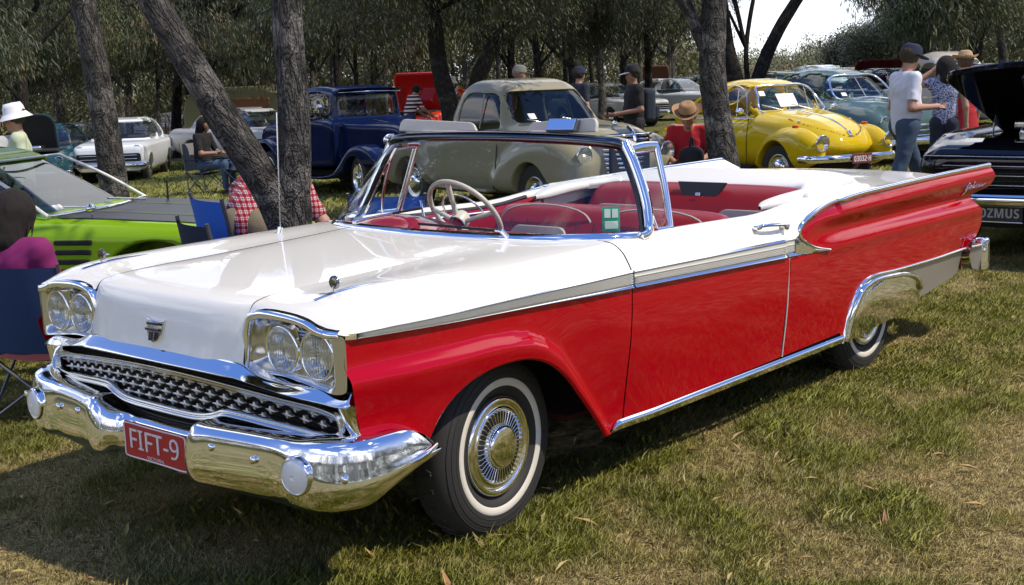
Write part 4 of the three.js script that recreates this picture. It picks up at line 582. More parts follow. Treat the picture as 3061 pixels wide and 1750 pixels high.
  T.forEach(([u, d, w, ln, desc], i) => {
    const r = rng(i * 31 + 7), lat = (u - 1256) / 3115 * d, h = 6 + 2.5 * r(), top = 1.61 + 198 / 3115 * d, k = ln * 0.5;
    const stems = [{ p: [[0, 0, 0], [k * 0.6 + 0.1 * (r() - 0.5), 1.3, 0], [k * 1.5 + 0.3 * (r() - 0.5), 2.8, 0.1], [k * 2.6, 4.4, 0.2], [k * 3.4 + 0.6 * (r() - 0.5), h, 0.3]], r0: w * 0.62, r1: w * 0.28 }];
    for (let b = 0; b < 3; b++) { const y0 = 1.9 + 0.8 * b + 0.5 * r(), s = r() < 0.5 ? -1 : 1, y = stems[0].p[2][0] * y0 / 2.8; stems.push({ p: [[y, y0, 0], [y + s * (0.5 + 0.5 * r()), y0 + 0.9, 0.3 * (r() - 0.5)], [y + s * (1.2 + 1.2 * r()), y0 + 1.5 + r(), 0.8 * (r() - 0.5)]], r0: w * 0.26, r1: 0.03 }); }
    const R = u === 2262 ? 1.3 : 2.1 + 0.9 * r(), hl = u > 1690 && u < 2230, cr = [[k * 2.6 + (r() - 0.5) * 1.2, mix(3.2, top, 0.8), -0.5 - r(), R, 1.6, 150], [k * 2.6 + (r() - 0.5) * 2, top + 0.7, 0.2, R * 1.15, 2.0, 240], [k * 3 + (r() - 0.5), top + 2.8, 0.3, R * 1.3, 2.2, 150]];
    gum({ d, lat, seed: 60 + i, stems, bark: [barkDark, barkGrey, barkPale, barkDark][i % 4], crowns: hl ? cr.slice(0, 1).map((c) => [c[0], c[1], c[2], c[3], c[4], 160]) : cr, g: i % 2, tone: [[0.09, 0.12, 0.036], [0.11, 0.135, 0.044], [0.08, 0.108, 0.036]][i % 3], label: desc, group: 'gum trees of the woodland behind the cars', twigs: 4 });
  });
  const rs = rng(404); for (let i = 0; i < 20; i++) { const u = 300 + 1380 * (i + 0.7 * rs()) / 20, d = 43 + 15 * rs(), k = 0.5 * (rs() - 0.5), h = 5.5 + 2 * rs(); gum({ d, lat: (u - 1256) / 3115 * d, seed: 300 + i, name: 'slim_gum', bark: [barkPale, barkGrey, barkDark][i % 3], stems: [{ p: [[0, 0, 0], [k * 0.5, 1.5, 0], [k * 0.7 + 0.2 * (rs() - 0.5), 3, 0], [k * 1.6, h, 0.1]], r0: 0.1 + 0.05 * rs(), r1: 0.05 }, { p: [[k * 0.6, 2.2, 0], [k + 0.5 * (i % 2 ? 1 : -1), 3.4, 0], [k + (i % 2 ? 1.1 : -1.1), 4.6, 0]], r0: 0.05, r1: 0.02 }], crowns: [[k * 1.5, 4.9, 0, 1.1, 1.1, 50]], tone: [0.13, 0.165, 0.055], twigs: 2, group: 'slim gum stems in the far woodland', label: 'slim bare gum stem among the many stems of the far woodland' }); }
  // the sunlit scrub and the distant wood that close the view
  const r = rng(77), S = [], F = [];
  for (let i = 0; i < 5200; i++) { const u = -250 + 3050 * r(), gap = u > 1750 && u < 2190, d = gap ? 95 + 40 * r() : 64 + 26 * r(), lat = (u - 1256) / 3115 * d, [x, z] = site(d, lat), h = gap ? 1.9 + 1.3 * nz(u * 0.02, 3) + 1.6 * r() * r() : (u > 1690 && u < 2260 ? 3 : 8); S.push([V(x, groundY(x, z) + h * Math.pow(r(), 1.2), z), gap ? 1.5 + r() : 1.3 + 1.2 * r()]); }
  const wood = leaves(scene, S, 5, [0.21, 0.235, 0.085], 2, 'far_wood'); wood.userData = { label: 'mass of far bush and trees behind the gums', kind: 'stuff' };
  for (const [u, d, h, k, label] of [[2028, 110, 4.0, 200, 'small round tree low on the skyline, left one of the pair'], [2075, 120, 3.2, 150, 'small round tree low on the skyline, right one of the pair'], [2135, 84, 3.3, 220, 'dark round tree right of the sky gap'], [2185, 74, 4.4, 260, 'tall dark tree between the sky gap and the man in white'], [1950, 120, 2.8, 140, 'low bush on the skyline under the forked branch'], [2222, 66, 5.2, 280, 'dark tree just left of the cap of the man in white']]) gum({ d, lat: (u - 1256) / 3115 * d, seed: u, bark: barkDark, stems: [{ p: [[0, 0, 0], [0.1, h * 0.5, 0], [0, h, 0]], r0: 0.22, r1: 0.08 }], crowns: [[0, h * 0.72, 0, 1.3 + h * 0.22, h * 0.55, k]], g: 2, tone: [0.07, 0.095, 0.045], twigs: 3, label, group: 'distant trees on the skyline below the sky gap' });
  // woodland on the other sides of the field, out of the picture but mirrored in the paint and chrome
  const B = []; for (let i = 0; i < 4200; i++) { const a = r() * 6.283, dx = Math.cos(a), dz = Math.sin(a); if (dx * 0.754 - dz * 0.657 > 0.82) continue; const d = 30 + 16 * r(), x = EYE.x + dx * d, z = EYE.z + dz * d, h = 6.5 + 3 * nz(a * 3, 2, 5); B.push([V(x, groundY(x, z) + h * Math.pow(r(), 0.8), z), 1.6 + 1.3 * r()]); }
  leaves(scene, B, 15, [0.08, 0.1, 0.035], 2, 'surrounding_wood').userData = { label: 'belt of trees round the rest of the field', kind: 'stuff' };
  // bare fallen branches
  const [bx, bz] = site(46, -12.3), br = thing('fallen_branch', 'heap of bare pale branches beyond the dark sedan on the left', 'branches', [bx, groundY(bx, bz), bz]);
  const q = rng(9), bl = []; for (let i = 0; i < 9; i++) { const a = q() * 2.2 - 0.4, l = 1 + 1.2 * q(); bl.push(limb([[(q() - 0.5) * 0.8, 0.1, 0], [Math.cos(a) * l * 0.5, 0.5 + 0.9 * q(), Math.sin(a) * l * 0.4 * -1], [Math.cos(a) * l, 0.7 + 0.9 * q(), -Math.sin(a) * l * 0.6]], 0.04, 0.012, i, 6)); }
  part(br, 'branches', join(bl), bark(0.85, 0.72, 0.6));
}
// ---------- solids from distance fields ----------
const smin = (a, b, k) => { const h = Math.max(k - Math.abs(a - b), 0) / k; return Math.min(a, b) - h * h * k * 0.25; };
const smax = (a, b, k) => -smin(-a, -b, k);
const ell = (x, y, z, a, b, c) => { const k0 = Math.hypot(x / a, y / b, z / c), k1 = Math.hypot(x / a / a, y / b / b, z / c / c); return k1 < 1e-9 ? -Math.min(a, b, c) : k0 * (k0 - 1) / k1; };
const seg = (x, y, z, A, B, ra, rb) => { const ux = B[0] - A[0], uy = B[1] - A[1], uz = B[2] - A[2], wx = x - A[0], wy = y - A[1], wz = z - A[2], t = clamp((wx * ux + wy * uy + wz * uz) / (ux * ux + uy * uy + uz * uz + 1e-9)); return Math.hypot(wx - ux * t, wy - uy * t, wz - uz * t) - mix(ra, rb, t); };
const rbx = (x, y, z, a, b, c, r) => { const qx = Math.abs(x) - a + r, qy = Math.abs(y) - b + r, qz = Math.abs(z) - c + r; return Math.hypot(Math.max(qx, 0), Math.max(qy, 0), Math.max(qz, 0)) + Math.min(Math.max(qx, qy, qz), 0) - r; };
function nets(f, lo, hi, h, keep) {                     // surface nets, coarse blocks far from the surface skipped
  const n = [0, 1, 2].map((i) => Math.ceil((hi[i] - lo[i]) / h / 4) * 4 + 1), [nx, ny, nzz] = n, v = new Float32Array(nx * ny * nzz).fill(1), id = (i, j, k) => (i * ny + j) * nzz + k;
  for (let i = 0; i < nx - 1; i += 4) for (let j = 0; j < ny - 1; j += 4) for (let k = 0; k < nzz - 1; k += 4) {
    const c = f(lo[0] + (i + 2) * h, lo[1] + (j + 2) * h, lo[2] + (k + 2) * h), far = Math.abs(c) > 5.4 * h;
    for (let a = 0; a <= 4; a++) for (let b = 0; b <= 4; b++) for (let e = 0; e <= 4; e++) {
      if ((a === 4 && i + 4 < nx - 1) || (b === 4 && j + 4 < ny - 1) || (e === 4 && k + 4 < nzz - 1)) continue;
      v[id(i + a, j + b, k + e)] = far ? c : f(lo[0] + (i + a) * h, lo[1] + (j + b) * h, lo[2] + (k + e) * h);
    }
  }
  const vid = new Int32Array(nx * ny * nzz).fill(-1), pos = [], ix = [], CO = [[0, 0, 0], [1, 0, 0], [0, 1, 0], [1, 1, 0], [0, 0, 1], [1, 0, 1], [0, 1, 1], [1, 1, 1]], ED = [[0, 1], [2, 3], [4, 5], [6, 7], [0, 2], [1, 3], [4, 6], [5, 7], [0, 4], [1, 5], [2, 6], [3, 7]];
  for (let i = 0; i < nx - 1; i++) for (let j = 0; j < ny - 1; j++) for (let k = 0; k < nzz - 1; k++) {
    let m = 0; const s = CO.map(([a, b, c], q) => { const w = v[id(i + a, j + b, k + c)]; if (w < 0) m |= 1 << q; return w; }); if (m === 0 || m === 255) continue;
    let x = 0, y = 0, z = 0, c = 0; for (const [p, q] of ED) if ((s[p] < 0) !== (s[q] < 0)) { const t = s[p] / (s[p] - s[q]); x += mix(CO[p][0], CO[q][0], t); y += mix(CO[p][1], CO[q][1], t); z += mix(CO[p][2], CO[q][2], t); c++; }
    vid[id(i, j, k)] = pos.length / 3; pos.push(lo[0] + (i + x / c) * h, lo[1] + (j + y / c) * h, lo[2] + (k + z / c) * h);
  }
  const quad = (a, b, c, d, fl) => { if (a < 0 || b < 0 || c < 0 || d < 0) return; if (keep && ![a, b, c, d].every((q) => keep(pos[q * 3], pos[q * 3 + 1], pos[q * 3 + 2]))) return; if (fl) ix.push(a, b, c, a, c, d); else ix.push(a, c, b, a, d, c); };
  for (let i = 1; i < nx - 1; i++) for (let j = 1; j < ny - 1; j++) for (let k = 1; k < nzz - 1; k++) {
    const s = v[id(i, j, k)] < 0;
    if (s !== (v[id(i + 1, j, k)] < 0)) quad(vid[id(i, j - 1, k - 1)], vid[id(i, j, k - 1)], vid[id(i, j, k)], vid[id(i, j - 1, k)], s);
    if (s !== (v[id(i, j + 1, k)] < 0)) quad(vid[id(i - 1, j, k - 1)], vid[id(i - 1, j, k)], vid[id(i, j, k)], vid[id(i, j, k - 1)], s);
    if (s !== (v[id(i, j, k + 1)] < 0)) quad(vid[id(i - 1, j - 1, k)], vid[id(i, j - 1, k)], vid[id(i, j, k)], vid[id(i - 1, j, k)], s);
  }
  const nor = new Float32Array(pos.length), e = h * 0.35;
  for (let q = 0; q < pos.length; q += 3) { const x = pos[q], y = pos[q + 1], z = pos[q + 2], a = f(x + e, y, z) - f(x - e, y, z), b = f(x, y + e, z) - f(x, y - e, z), c = f(x, y, z + e) - f(x, y, z - e), l = Math.hypot(a, b, c) || 1; nor[q] = a / l; nor[q + 1] = b / l; nor[q + 2] = c / l; }
  const g = new THREE.BufferGeometry(); g.setAttribute('position', new THREE.Float32BufferAttribute(pos, 3)); g.setAttribute('normal', new THREE.BufferAttribute(nor, 3)); g.setAttribute('uv', new THREE.Float32BufferAttribute(new Float32Array(pos.length / 3 * 2), 2)); g.setIndex(ix); return g;
}
// lay a panel with a clean outline on a solid, coming along one axis (axis 0 x, 1 y, 2 z; from = start, dir = +1 or -1)
function drape(f, poly, axis, from, dir, off = 0.005, cell = 0.04) {
  const hit = (a, b) => { let t = from; for (let i = 0; i < 60; i++) { const d = axis === 1 ? f(a, t, b) : axis === 2 ? f(a, b, t) : f(t, b, a); if (d < 0.001) break; t += dir * Math.max(d * 0.7, 0.001); if (Math.abs(t - from) > 3) break; } return t - dir * off; };
  return clipPatch(poly, (a, b) => { const t = hit(a, b); return axis === 1 ? [a, t, b] : axis === 2 ? [a, b, t] : [t, b, a]; }, cell);
}
const heading = (dl, dd) => { const x = dl * 0.6567 + dd * 0.7541, z = dl * 0.7541 - dd * 0.6567; return Math.atan2(-z, x); };

// ---------- motor cars of the show ----------
const wheelLib = {};
function roadWheel(t, x, r, z, side, kind, steer = 0) {
  const key = kind + r.toFixed(3); let L = wheelLib[key];
  if (!L) {
    const rr = r * (kind === 'rod' ? 0.68 : 0.58), w = 0.16;
    L = wheelLib[key] = { tyre: lathe([[rr, -w], [r * 0.9, -w], [r, -w * 0.8], [r, -w * 0.2], [r * 0.94, 0.0], [rr * 1.08, 0.004], [rr, -0.012]], 32),
      rim: kind === 'rod' ? join(lathe([[rr * 1.02, -0.004], [rr * 0.95, 0.004], [rr * 0.9, -0.03], [rr * 0.5, -0.05], [0, -0.05]], 32), ...Array.from({ length: 5 }, (_, k) => rbox(rr * 0.2, rr * 0.75, 0.03, 0.008, 0, rr * 0.5, -0.03, 1).rotateZ(k * 1.2566)), new THREE.SphereGeometry(rr * 0.24, 12, 8).translate(0, 0, -0.03)) : lathe([[rr * 1.02, -0.01], [rr * 0.97, 0.0], [rr * 0.85, -0.015], [rr * 0.7, -0.03], [rr * 0.6, -0.02], [0, -0.015]], 32),
      cap: lathe([[rr * 0.62, -0.02], [rr * 0.55, 0.008], [rr * 0.35, 0.022], [0, 0.028]], 24) };
  }
  const g = new THREE.Group(); g.name = 'wheel'; g.position.set(x, r, z); g.rotation.y = (side < 0 ? Math.PI : 0) + steer; t.add(g);
  part(g, 'tyre', L.tyre, M.rubber); part(g, 'rim', L.rim, kind === 'body' ? t.userData.paintM ?? M.dullchrome : kind === 'dark' ? M.black : kind === 'rod' ? M.chrome : M.dullchrome); if (kind !== 'rod') part(g, 'hubcap', L.cap, M.chrome);
}
const lampG = { rim: lathe([[0.8, -0.3], [0.98, -0.05], [1.0, 0.05], [0.92, 0.12], [0.85, 0.08]], 28), bowl: lathe([[0, -0.5], [0.5, -0.4], [0.85, 0.05]], 24), lens: lathe([[0, 0.28], [0.45, 0.22], [0.86, 0.06]], 24) };
const bowlM = std([0.75, 0.76, 0.76], 0.2, 0.9);
function lampOn(t, x, y, z, r, yaw = 0, name = 'headlight', tilt = 0) { const g = new THREE.Group(); g.name = name; g.position.set(x, y, z); g.rotation.set(0, Math.PI / 2 + yaw, 0); g.rotateX(tilt); g.scale.setScalar(r); t.add(g); part(g, 'lamp_rim', lampG.rim, M.chrome); part(g, 'reflector', lampG.bowl, bowlM); part(g, 'lens', lampG.lens, M.lens); }
const insideM = std([0.03, 0.028, 0.027], 0.8);
/* spec: L, W, low: side outline of the body, cab: side outline of the greenhouse, cw: [half width at belt, at roof], arch: [[x, y, r]...], win: side window outlines, ws: [x0, x1, y0, y1, half width], rw: same for the rear window, round: edge radius, plan: front and rear taper, extra(f): more solid */
function autocar(name, label, place, s) {
  const [x, z] = site(place.d, place.lat), t = thing(name, label, s.cat ?? 'car', [x, groundY(x, z) + (place.dy ?? 0), z], heading(...place.dir));
  const hl = s.L / 2, hw = s.W / 2, dl = sdPoly(s.smooth === false ? s.low : curve2([...s.low, s.low[0]], s.low.length * 4).slice(0, -1)), dc = s.cab && sdPoly(curve2([...s.cab, s.cab[0]], s.cab.length * 4).slice(0, -1)), rd = s.round ?? 0.08, pf = s.plan ?? [0.12, 0.1], tuck = s.tuck ?? 0.1, belt = s.belt ?? 0.85;
  const wAt = (x, y) => hw * (1 - pf[x > 0 ? 0 : 1] * Math.pow(clamp(Math.abs(x) / hl), s.pw ?? 5)) - tuck * sm(belt - 0.2, 0.15, y) ** 2 - (s.tumble ?? 0.04) * sm(belt - 0.1, belt + 0.12, y);
  const low = (x, y, z) => smax(dl(x, y) + 0.0, Math.abs(z) - wAt(x, y), rd * 2);
  const cabin = (x, y, z) => dc ? smax(dc(x, y), Math.abs(z) - mix(s.cw[0], s.cw[1], sm(belt, s.H, y)) - (s.cwp ? s.cwp * Math.min(0, -((x - s.cabx) ** 2)) : 0), s.cround ?? 0.22) : 1;
  const wins = (s.win ?? []).map((w) => sdPoly(curve2([...w, w[0]], w.length * 4).slice(0, -1)));
  const slot = ([x0, x1, y0, y1, w, w2 = w]) => (x, y, z) => { const a = Math.abs(x - (x0 + x1) / 2) - (x1 - x0) / 2, ww = mix(w, w2, clamp((y - y0) / (y1 - y0))); return Math.max(a, rbx(0, y - (y0 + y1) / 2, z, 1, (y1 - y0) / 2, ww, 0.07)); };
  const fw = s.ws && slot(s.ws), rw = s.rw && slot(s.rw);
  const inner = (x, y, z) => dc ? Math.max(cabin(x, y, z) + 0.05, (s.floor ?? 0.62) - y) : 1;
  const f0 = (x, y, z) => { let d = smin(low(x, y, z), cabin(x, y, z), 0.05); if (s.extra) d = s.extra(d, x, y, Math.abs(z)); return d; };
  const body = (x, y, z) => {
    let d = f0(x, y, z);
    for (const [ax, ay, ar, zi] of s.arch) d = smax(d, -Math.max(Math.hypot(x - ax, Math.max(0, y - ay)) - ar - (y < ay ? 0 : 0), (zi ?? hw - 0.32) - Math.abs(z)), 0.02);
    if (dc && d < 0.3) { d = Math.max(d, -inner(x, y, z)); for (const w of wins) d = Math.max(d, -Math.max(w(x, y), 0.3 - Math.abs(z))); if (fw) d = Math.max(d, -fw(x, y, z)); if (rw) d = Math.max(d, -rw(x, y, z)); }
    if (s.cut) d = s.cut(d, x, y, Math.abs(z));
    return d;
  };
  const h = s.h ?? 0.03, m = s.wide ?? 0.08, lo = [-hl - 0.12, 0.1, -hw - m], hi = [hl + 0.12, s.H + 0.1, hw + m];
  t.userData.paintM = undefined;
  part(t, 'body', nets(body, lo, hi, h), s.paint); const gm = s.glass ?? M.glass;
  if (dc) {
    const gl = (x, y, z) => cabin(x, y, z) + 0.018, reg = (q) => (x, y, z) => q(x, y, z) < 0.02;
    if (fw) part(t, 'windscreen', nets(gl, [s.ws[0] - 0.1, s.ws[2] - 0.1, -hw], [s.ws[1] + 0.1, s.ws[3] + 0.1, hw], h * 1.3, reg(fw)), gm);
    if (rw) part(t, 'rear_window', nets(gl, [s.rw[0] - 0.1, s.rw[2] - 0.1, -hw], [s.rw[1] + 0.1, s.rw[3] + 0.1, hw], h * 1.5, reg(rw)), gm);
    wins.forEach((w, i) => { const p = s.win[i], xs = p.map((q) => q[0]), ys = p.map((q) => q[1]); for (const sd of [1, -1]) part(t, 'side_window', nets(gl, [Math.min(...xs) - 0.1, Math.min(...ys) - 0.1, sd > 0 ? 0.32 : -hw], [Math.max(...xs) + 0.1, Math.max(...ys) + 0.1, sd > 0 ? hw : -0.32], h * 1.4, (x, y, z) => w(x, y) < 0.02), gm); });
    const S = []; for (const sx of s.seats ?? []) S.push(rbox(0.16, 0.5, hw * 1.5, 0.06, sx, 0.78, 0), rbox(0.45, 0.14, hw * 1.5, 0.06, sx + 0.28, 0.55, 0)); if (S.length) part(t, 'seats', join(S), s.trim ?? insideM);
    part(t, 'steering_wheel', new THREE.TorusGeometry(0.18, 0.012, 6, 24).rotateY(Math.PI / 2).rotateZ(0.4).translate((s.seats?.[0] ?? 0) + 0.6, 0.95, 0.34), M.black);
  }
  for (const [i, [ax, , ar]] of s.arch.entries()) for (const sd of [1, -1]) roadWheel(t, ax, s.wr, (hw - (s.wi ?? 0.07)) * sd, sd, s.wk ?? 'std', i === 0 ? place.steer ?? 0 : 0);
  part(t, 'underbody', new THREE.BoxGeometry(s.L * 0.86, 0.12, s.W * 0.55).translate(0, 0.3, 0), M.black);
  return Object.assign(t, { f0, body, hw, hl });
}
const bumperBar = (t, x, y, hw, h = 0.06, curve = 0.18, m = M.chrome, wrap = 0.35) => { const s = Math.sign(x), P = [[x - s * wrap, y, -hw - 0.01], [x - s * (wrap * 0.45), y, -hw], [x - s * curve * 0.35, y, -hw * 0.75], [x, y, 0], [x - s * curve * 0.35, y, hw * 0.75], [x - s * (wrap * 0.45), y, hw], [x - s * wrap, y, hw + 0.01]]; part(t, 'bumper', sweep(crv(P, 40), [[-0.02, -h], [0.02, -h * 0.9], [0.035, 0], [0.02, h * 0.9], [-0.02, h]].map(([a, b]) => [a * -1, b]), V(0, 1, 0)), m); };
const plateOn = (t, x, y, s, bg, fg, w = 0.36) => { const p = part(t, 'number_plate', rbox(0.012, 0.13, w, 0.004, x, y, 0, 1), bg); part(p, 'plate_letters', text(s, 0.075, w * 0.86, 0.003, fontB).rotateY(Math.PI / 2).translate(x + 0.0065, y, 0), fg); return p; };
const bar = (...p) => rod(p, 0.008, 5, 8);
const whiteM = std([0.78, 0.78, 0.76], 0.5), plateDark = std([0.16, 0.03, 0.04], 0.5);
{ // lime coupe with black bonnet
  const lime = paint(0.19, 0.36, 0.012, { clearcoat: 0.45 }), c = autocar('coupe', 'lime green coupe with matt black bonnet and three fender louvres', { d: 8.9, lat: -3.54, dir: [0.985, -0.17] }, { L: 4.3, W: 1.66, H: 1.39, belt: 0.9, h: 0.022, paint: lime, round: 0.06, plan: [0.08, 0.08], tumble: 0.1, tuck: 0.12, glass: M.tint,
    low: [[2.12, 0.3], [2.15, 0.55], [2.1, 0.78], [1.9, 0.86], [1.2, 0.92], [0.6, 0.945], [0, 0.95], [-1.2, 0.97], [-1.9, 0.93], [-2.12, 0.85], [-2.14, 0.5], [-2.0, 0.28], [0, 0.22]], cab: [[0.72, 0.88], [0.6, 0.97], [0.12, 1.27], [-0.02, 1.345], [-0.6, 1.385], [-1.1, 1.34], [-1.75, 1.0], [-1.8, 0.85]], cw: [0.72, 0.56], cround: 0.3,
    arch: [[1.45, 0.38, 0.42], [-1.2, 0.34, 0.4]], wr: 0.34, win: [[[0.5, 0.94], [0.06, 1.24], [-0.6, 1.28], [-0.62, 0.95]], [[-0.7, 0.95], [-0.68, 1.27], [-1.05, 1.25], [-1.35, 1.0]]], ws: [0.05, 0.9, 0.96, 1.275, 0.68, 0.54], rw: [-1.9, -1.0, 1.0, 1.25, 0.5], seats: [-0.35, -1.1], cut: (d, x, y, z) => Math.min(d, 9) });
  part(c, 'bonnet', drape(c.body, [[2.0, -0.62], [2.0, 0.62], [0.72, 0.68], [0.68, 0.4], [0.7, 0], [0.68, -0.4], [0.72, -0.68]], 1, 1.6, -1, 0.006, 0.05), std([0.02, 0.02, 0.021], 0.42));
  for (const z of [-0.3, 0.3]) part(c, 'bonnet_stripe', drape(c.body, [[1.98, z - 0.012], [1.98, z + 0.012], [0.8, z + 0.012], [0.8, z - 0.012]], 1, 1.6, -1, 0.012, 0.03), lime);
  for (let k = 0; k < 4; k++) for (const s of [1, -1]) part(c, 'fender_louvre', rbox(0.26 - k * 0.012, 0.032, 0.02, 0.008, 0.91 - k * 0.004, 0.8 - k * 0.062, s * (c.hw + 0.001), 2), M.black);
  for (const s of [1, -1]) { part(c, 'windscreen_trim', rod([[0.68, 0.955, 0.7 * s], [0.4, 1.13, 0.645 * s], [0.08, 1.295, 0.57 * s]], 0.012, 6), M.alu); lampOn(c, 2.1, 0.66, 0.56 * s, 0.085); part(c, 'arch_trim', sweep(Array.from({ length: 25 }, (_, k) => { const a = k / 24 * Math.PI; return V(1.45 + 0.43 * Math.cos(a), 0.38 + 0.43 * Math.sin(a), (c.hw - 0.03) * s); }), circ(0.01, 6), V(0, 0, 1)), M.chrome); part(c, 'door_seam', bar([0.42, 0.9, (c.hw - 0.045) * s], [0.36, 0.6, (c.hw + 0.0) * s], [0.36, 0.3, (c.hw - 0.06) * s]), M.black); }
  part(c, 'header_trim', rod([[0.08, 1.295, -0.56], [0.14, 1.3, 0], [0.08, 1.295, 0.56]], 0.009, 6), M.alu); part(c, 'base_trim', rod([[0.68, 0.955, -0.7], [0.78, 0.955, 0], [0.68, 0.955, 0.7]], 0.013, 6), M.chrome);
  for (const z of [-0.5, 0.12]) { const w = part(c, 'wiper', bar([0.78, 0.955, z], [0.7, 1.0, z + 0.42]), M.chrome); }
  part(c, 'glass_label', rbox(0.004, 0.05, 0.1, 0.001, 0, 0, 0, 1).rotateZ(0.95).translate(0.655, 1.0, 0.52), whiteM); part(c, 'bonnet_mirror', join(bar([0.95, 0.93, 0.62], [0.95, 1.0, 0.64]), new THREE.SphereGeometry(0.03, 10, 8).scale(1, 1, 1.4).translate(0.95, 1.0, 0.64)), M.chrome);
  bumperBar(c, 2.17, 0.47, 0.78, 0.05); bumperBar(c, -2.17, 0.5, 0.78, 0.05); part(c, 'grille', drape(c.body, [[-0.72, 0.56], [0.72, 0.56], [0.72, 0.74], [-0.72, 0.74]], 0, 2.6, -1, 0.006, 0.06), M.black);
  part(c, 'aerial', bar([0.9, 0.93, -0.62], [0.9, 1.08, -0.62]), M.black);
}
{ // small white saloon, round lamps
  const c = autocar('saloon_car', 'white saloon facing the viewer, between two grey trunks on the left', { d: 30, lat: -9.05, dir: [0.1, -0.995], dy: 0 }, { L: 4.27, W: 1.6, H: 1.44, belt: 0.92, h: 0.035, paint: paint(0.72, 0.75, 0.76), round: 0.06, plan: [0.05, 0.08], tumble: 0.08,
    low: [[2.1, 0.3], [2.13, 0.55], [2.1, 0.84], [1.9, 0.9], [0.9, 0.95], [-1.4, 0.93], [-2.1, 0.9], [-2.12, 0.4], [0, 0.24]], cab: [[0.85, 0.9], [0.35, 1.36], [0, 1.42], [-0.9, 1.42], [-1.2, 1.3], [-1.35, 0.9]], cw: [0.7, 0.56], arch: [[1.3, 0.3, 0.35], [-1.2, 0.3, 0.34]], wr: 0.3, win: [[[0.62, 0.97], [0.3, 1.33], [-0.3, 1.35], [-0.3, 0.97]], [[-0.38, 0.97], [-0.38, 1.35], [-0.95, 1.33], [-1.1, 0.97]]], ws: [0.3, 1.0, 0.98, 1.35, 0.66, 0.54], rw: [-1.6, -1.0, 1.0, 1.32, 0.52], seats: [-0.2, -0.95], wk: 'std' });
  part(c, 'grille', drape(c.body, [[-0.7, 0.52], [0.7, 0.52], [0.7, 0.7], [-0.7, 0.7]], 0, 2.6, -1, 0.006, 0.06), M.black); part(c, 'grille_bar', join(bar([2.16, 0.66, -0.62], [2.16, 0.66, 0.62]), bar([2.16, 0.58, -0.62], [2.16, 0.58, 0.62])), M.chrome);
  bumperBar(c, 2.2, 0.44, 0.78, 0.05, 0.1); for (const s of [1, -1]) { lampOn(c, 2.08, 0.78, 0.62 * s, 0.1); part(c, 'wiper', bar([0.92, 0.97, 0.1 * s], [0.82, 1.06, 0.1 * s + 0.35]), M.dullchrome); }
}
const lidCar = (label, place, body, lid, o = {}) => {   // a car far off with its bonnet up
  const c = autocar(o.name ?? 'saloon_car', label, place, { L: 4.2, W: 1.65, H: o.H ?? 1.45, belt: 0.9, h: 0.05, paint: body, round: 0.1, plan: [0.12, 0.1], tumble: 0.08, low: [[2.05, 0.35], [2.08, 0.6], [1.95, 0.85], [0.8, 0.93], [-1.5, 0.92], [-2.05, 0.85], [-2.08, 0.4], [0, 0.25]], cab: [[0.8, 0.9], [0.3, 1.36], [0, 1.43], [-0.9, 1.43], [-1.3, 1.25], [-1.5, 0.9]], cw: [0.7, 0.56], arch: [[1.3, 0.3, 0.36], [-1.2, 0.3, 0.35]], wr: 0.31, win: [[[0.6, 0.97], [0.3, 1.32], [-1.0, 1.33], [-1.2, 0.97]]], ws: [0.3, 1.0, 0.98, 1.35, 0.64, 0.53], rw: [-1.8, -1.1, 1.0, 1.3, 0.5], seats: [-0.2, -0.95] });
  const hx = o.hx ?? 0.95, w = o.w ?? 0.62, l = o.l ?? 0.95, a = o.a ?? 1.0, sh = new THREE.Shape(); sh.moveTo(-w, 0); sh.lineTo(-w, l * 0.6); sh.quadraticCurveTo(-w, l, -w * (o.sq ?? 0.3), l); sh.lineTo(w * (o.sq ?? 0.3), l); sh.quadraticCurveTo(w, l, w, l * 0.6); sh.lineTo(w, 0); sh.closePath();
  const lg = (d, k) => new THREE.ExtrudeGeometry(sh, { depth: d, bevelSize: 0.012, bevelThickness: 0.012, bevelSegments: 1, curveSegments: 8 }).rotateY(Math.PI / 2).scale(1, k, k).rotateZ(-(Math.PI / 2 - a)).translate(hx, 0.95, 0);
  part(c, 'raised_bonnet', lg(0.02, 1), body); part(c, 'bonnet_lining', lg(0.012, 0.93).translate(0.035, 0.03, 0), lid); part(c, 'engine_bay', rbox(1.0, 0.04, 1.15, 0.01, 1.5, 0.925, 0), M.black); part(c, 'engine', rbox(0.5, 0.12, 0.4, 0.04, 1.5, 0.97, 0), M.dullchrome);
  part(c, 'bonnet_prop', bar([1.4, 0.93, 0.5], [1.25, 1.5, 0.45]), M.black);
  if (o.lamps !== false) for (const s of [1, -1]) lampOn(c, 2.02, 0.72, 0.6 * s, 0.09); bumperBar(c, 2.12, 0.45, 0.78, 0.05, 0.1); return c;
};
lidCar('dark teal car with a rounded black bonnet raised, left of the grey trunk', { d: 29, lat: -10.55, dir: [0.15, -0.99] }, paint(0.02, 0.07, 0.085), M.black, { w: 0.42, l: 0.8, a: 1.25 });
lidCar('orange-red car with its bonnet up beside the person in a striped shirt', { d: 33, lat: -1.75, dir: [-0.35, -0.94] }, paint(0.62, 0.05, 0.012), paint(0.4, 0.01, 0.008), { w: 0.66, l: 1.0, a: 1.2, sq: 0.8 });
lidCar('car with a green-lined bonnet raised behind the yellow car roof', { d: 38, lat: 8.45, dir: [0.3, -0.95] }, paint(0.06, 0.1, 0.03), paint(0.08, 0.16, 0.02), { w: 0.6, l: 0.7, a: 0.75, sq: 0.85 });
lidCar('car with a dark maroon bonnet raised beyond the grey-green saloon', { d: 36, lat: 9.95, dir: [0.15, -0.98] }, paint(0.1, 0.012, 0.016), paint(0.06, 0.008, 0.01), { w: 0.66, l: 0.95, a: 0.8, sq: 0.85 });
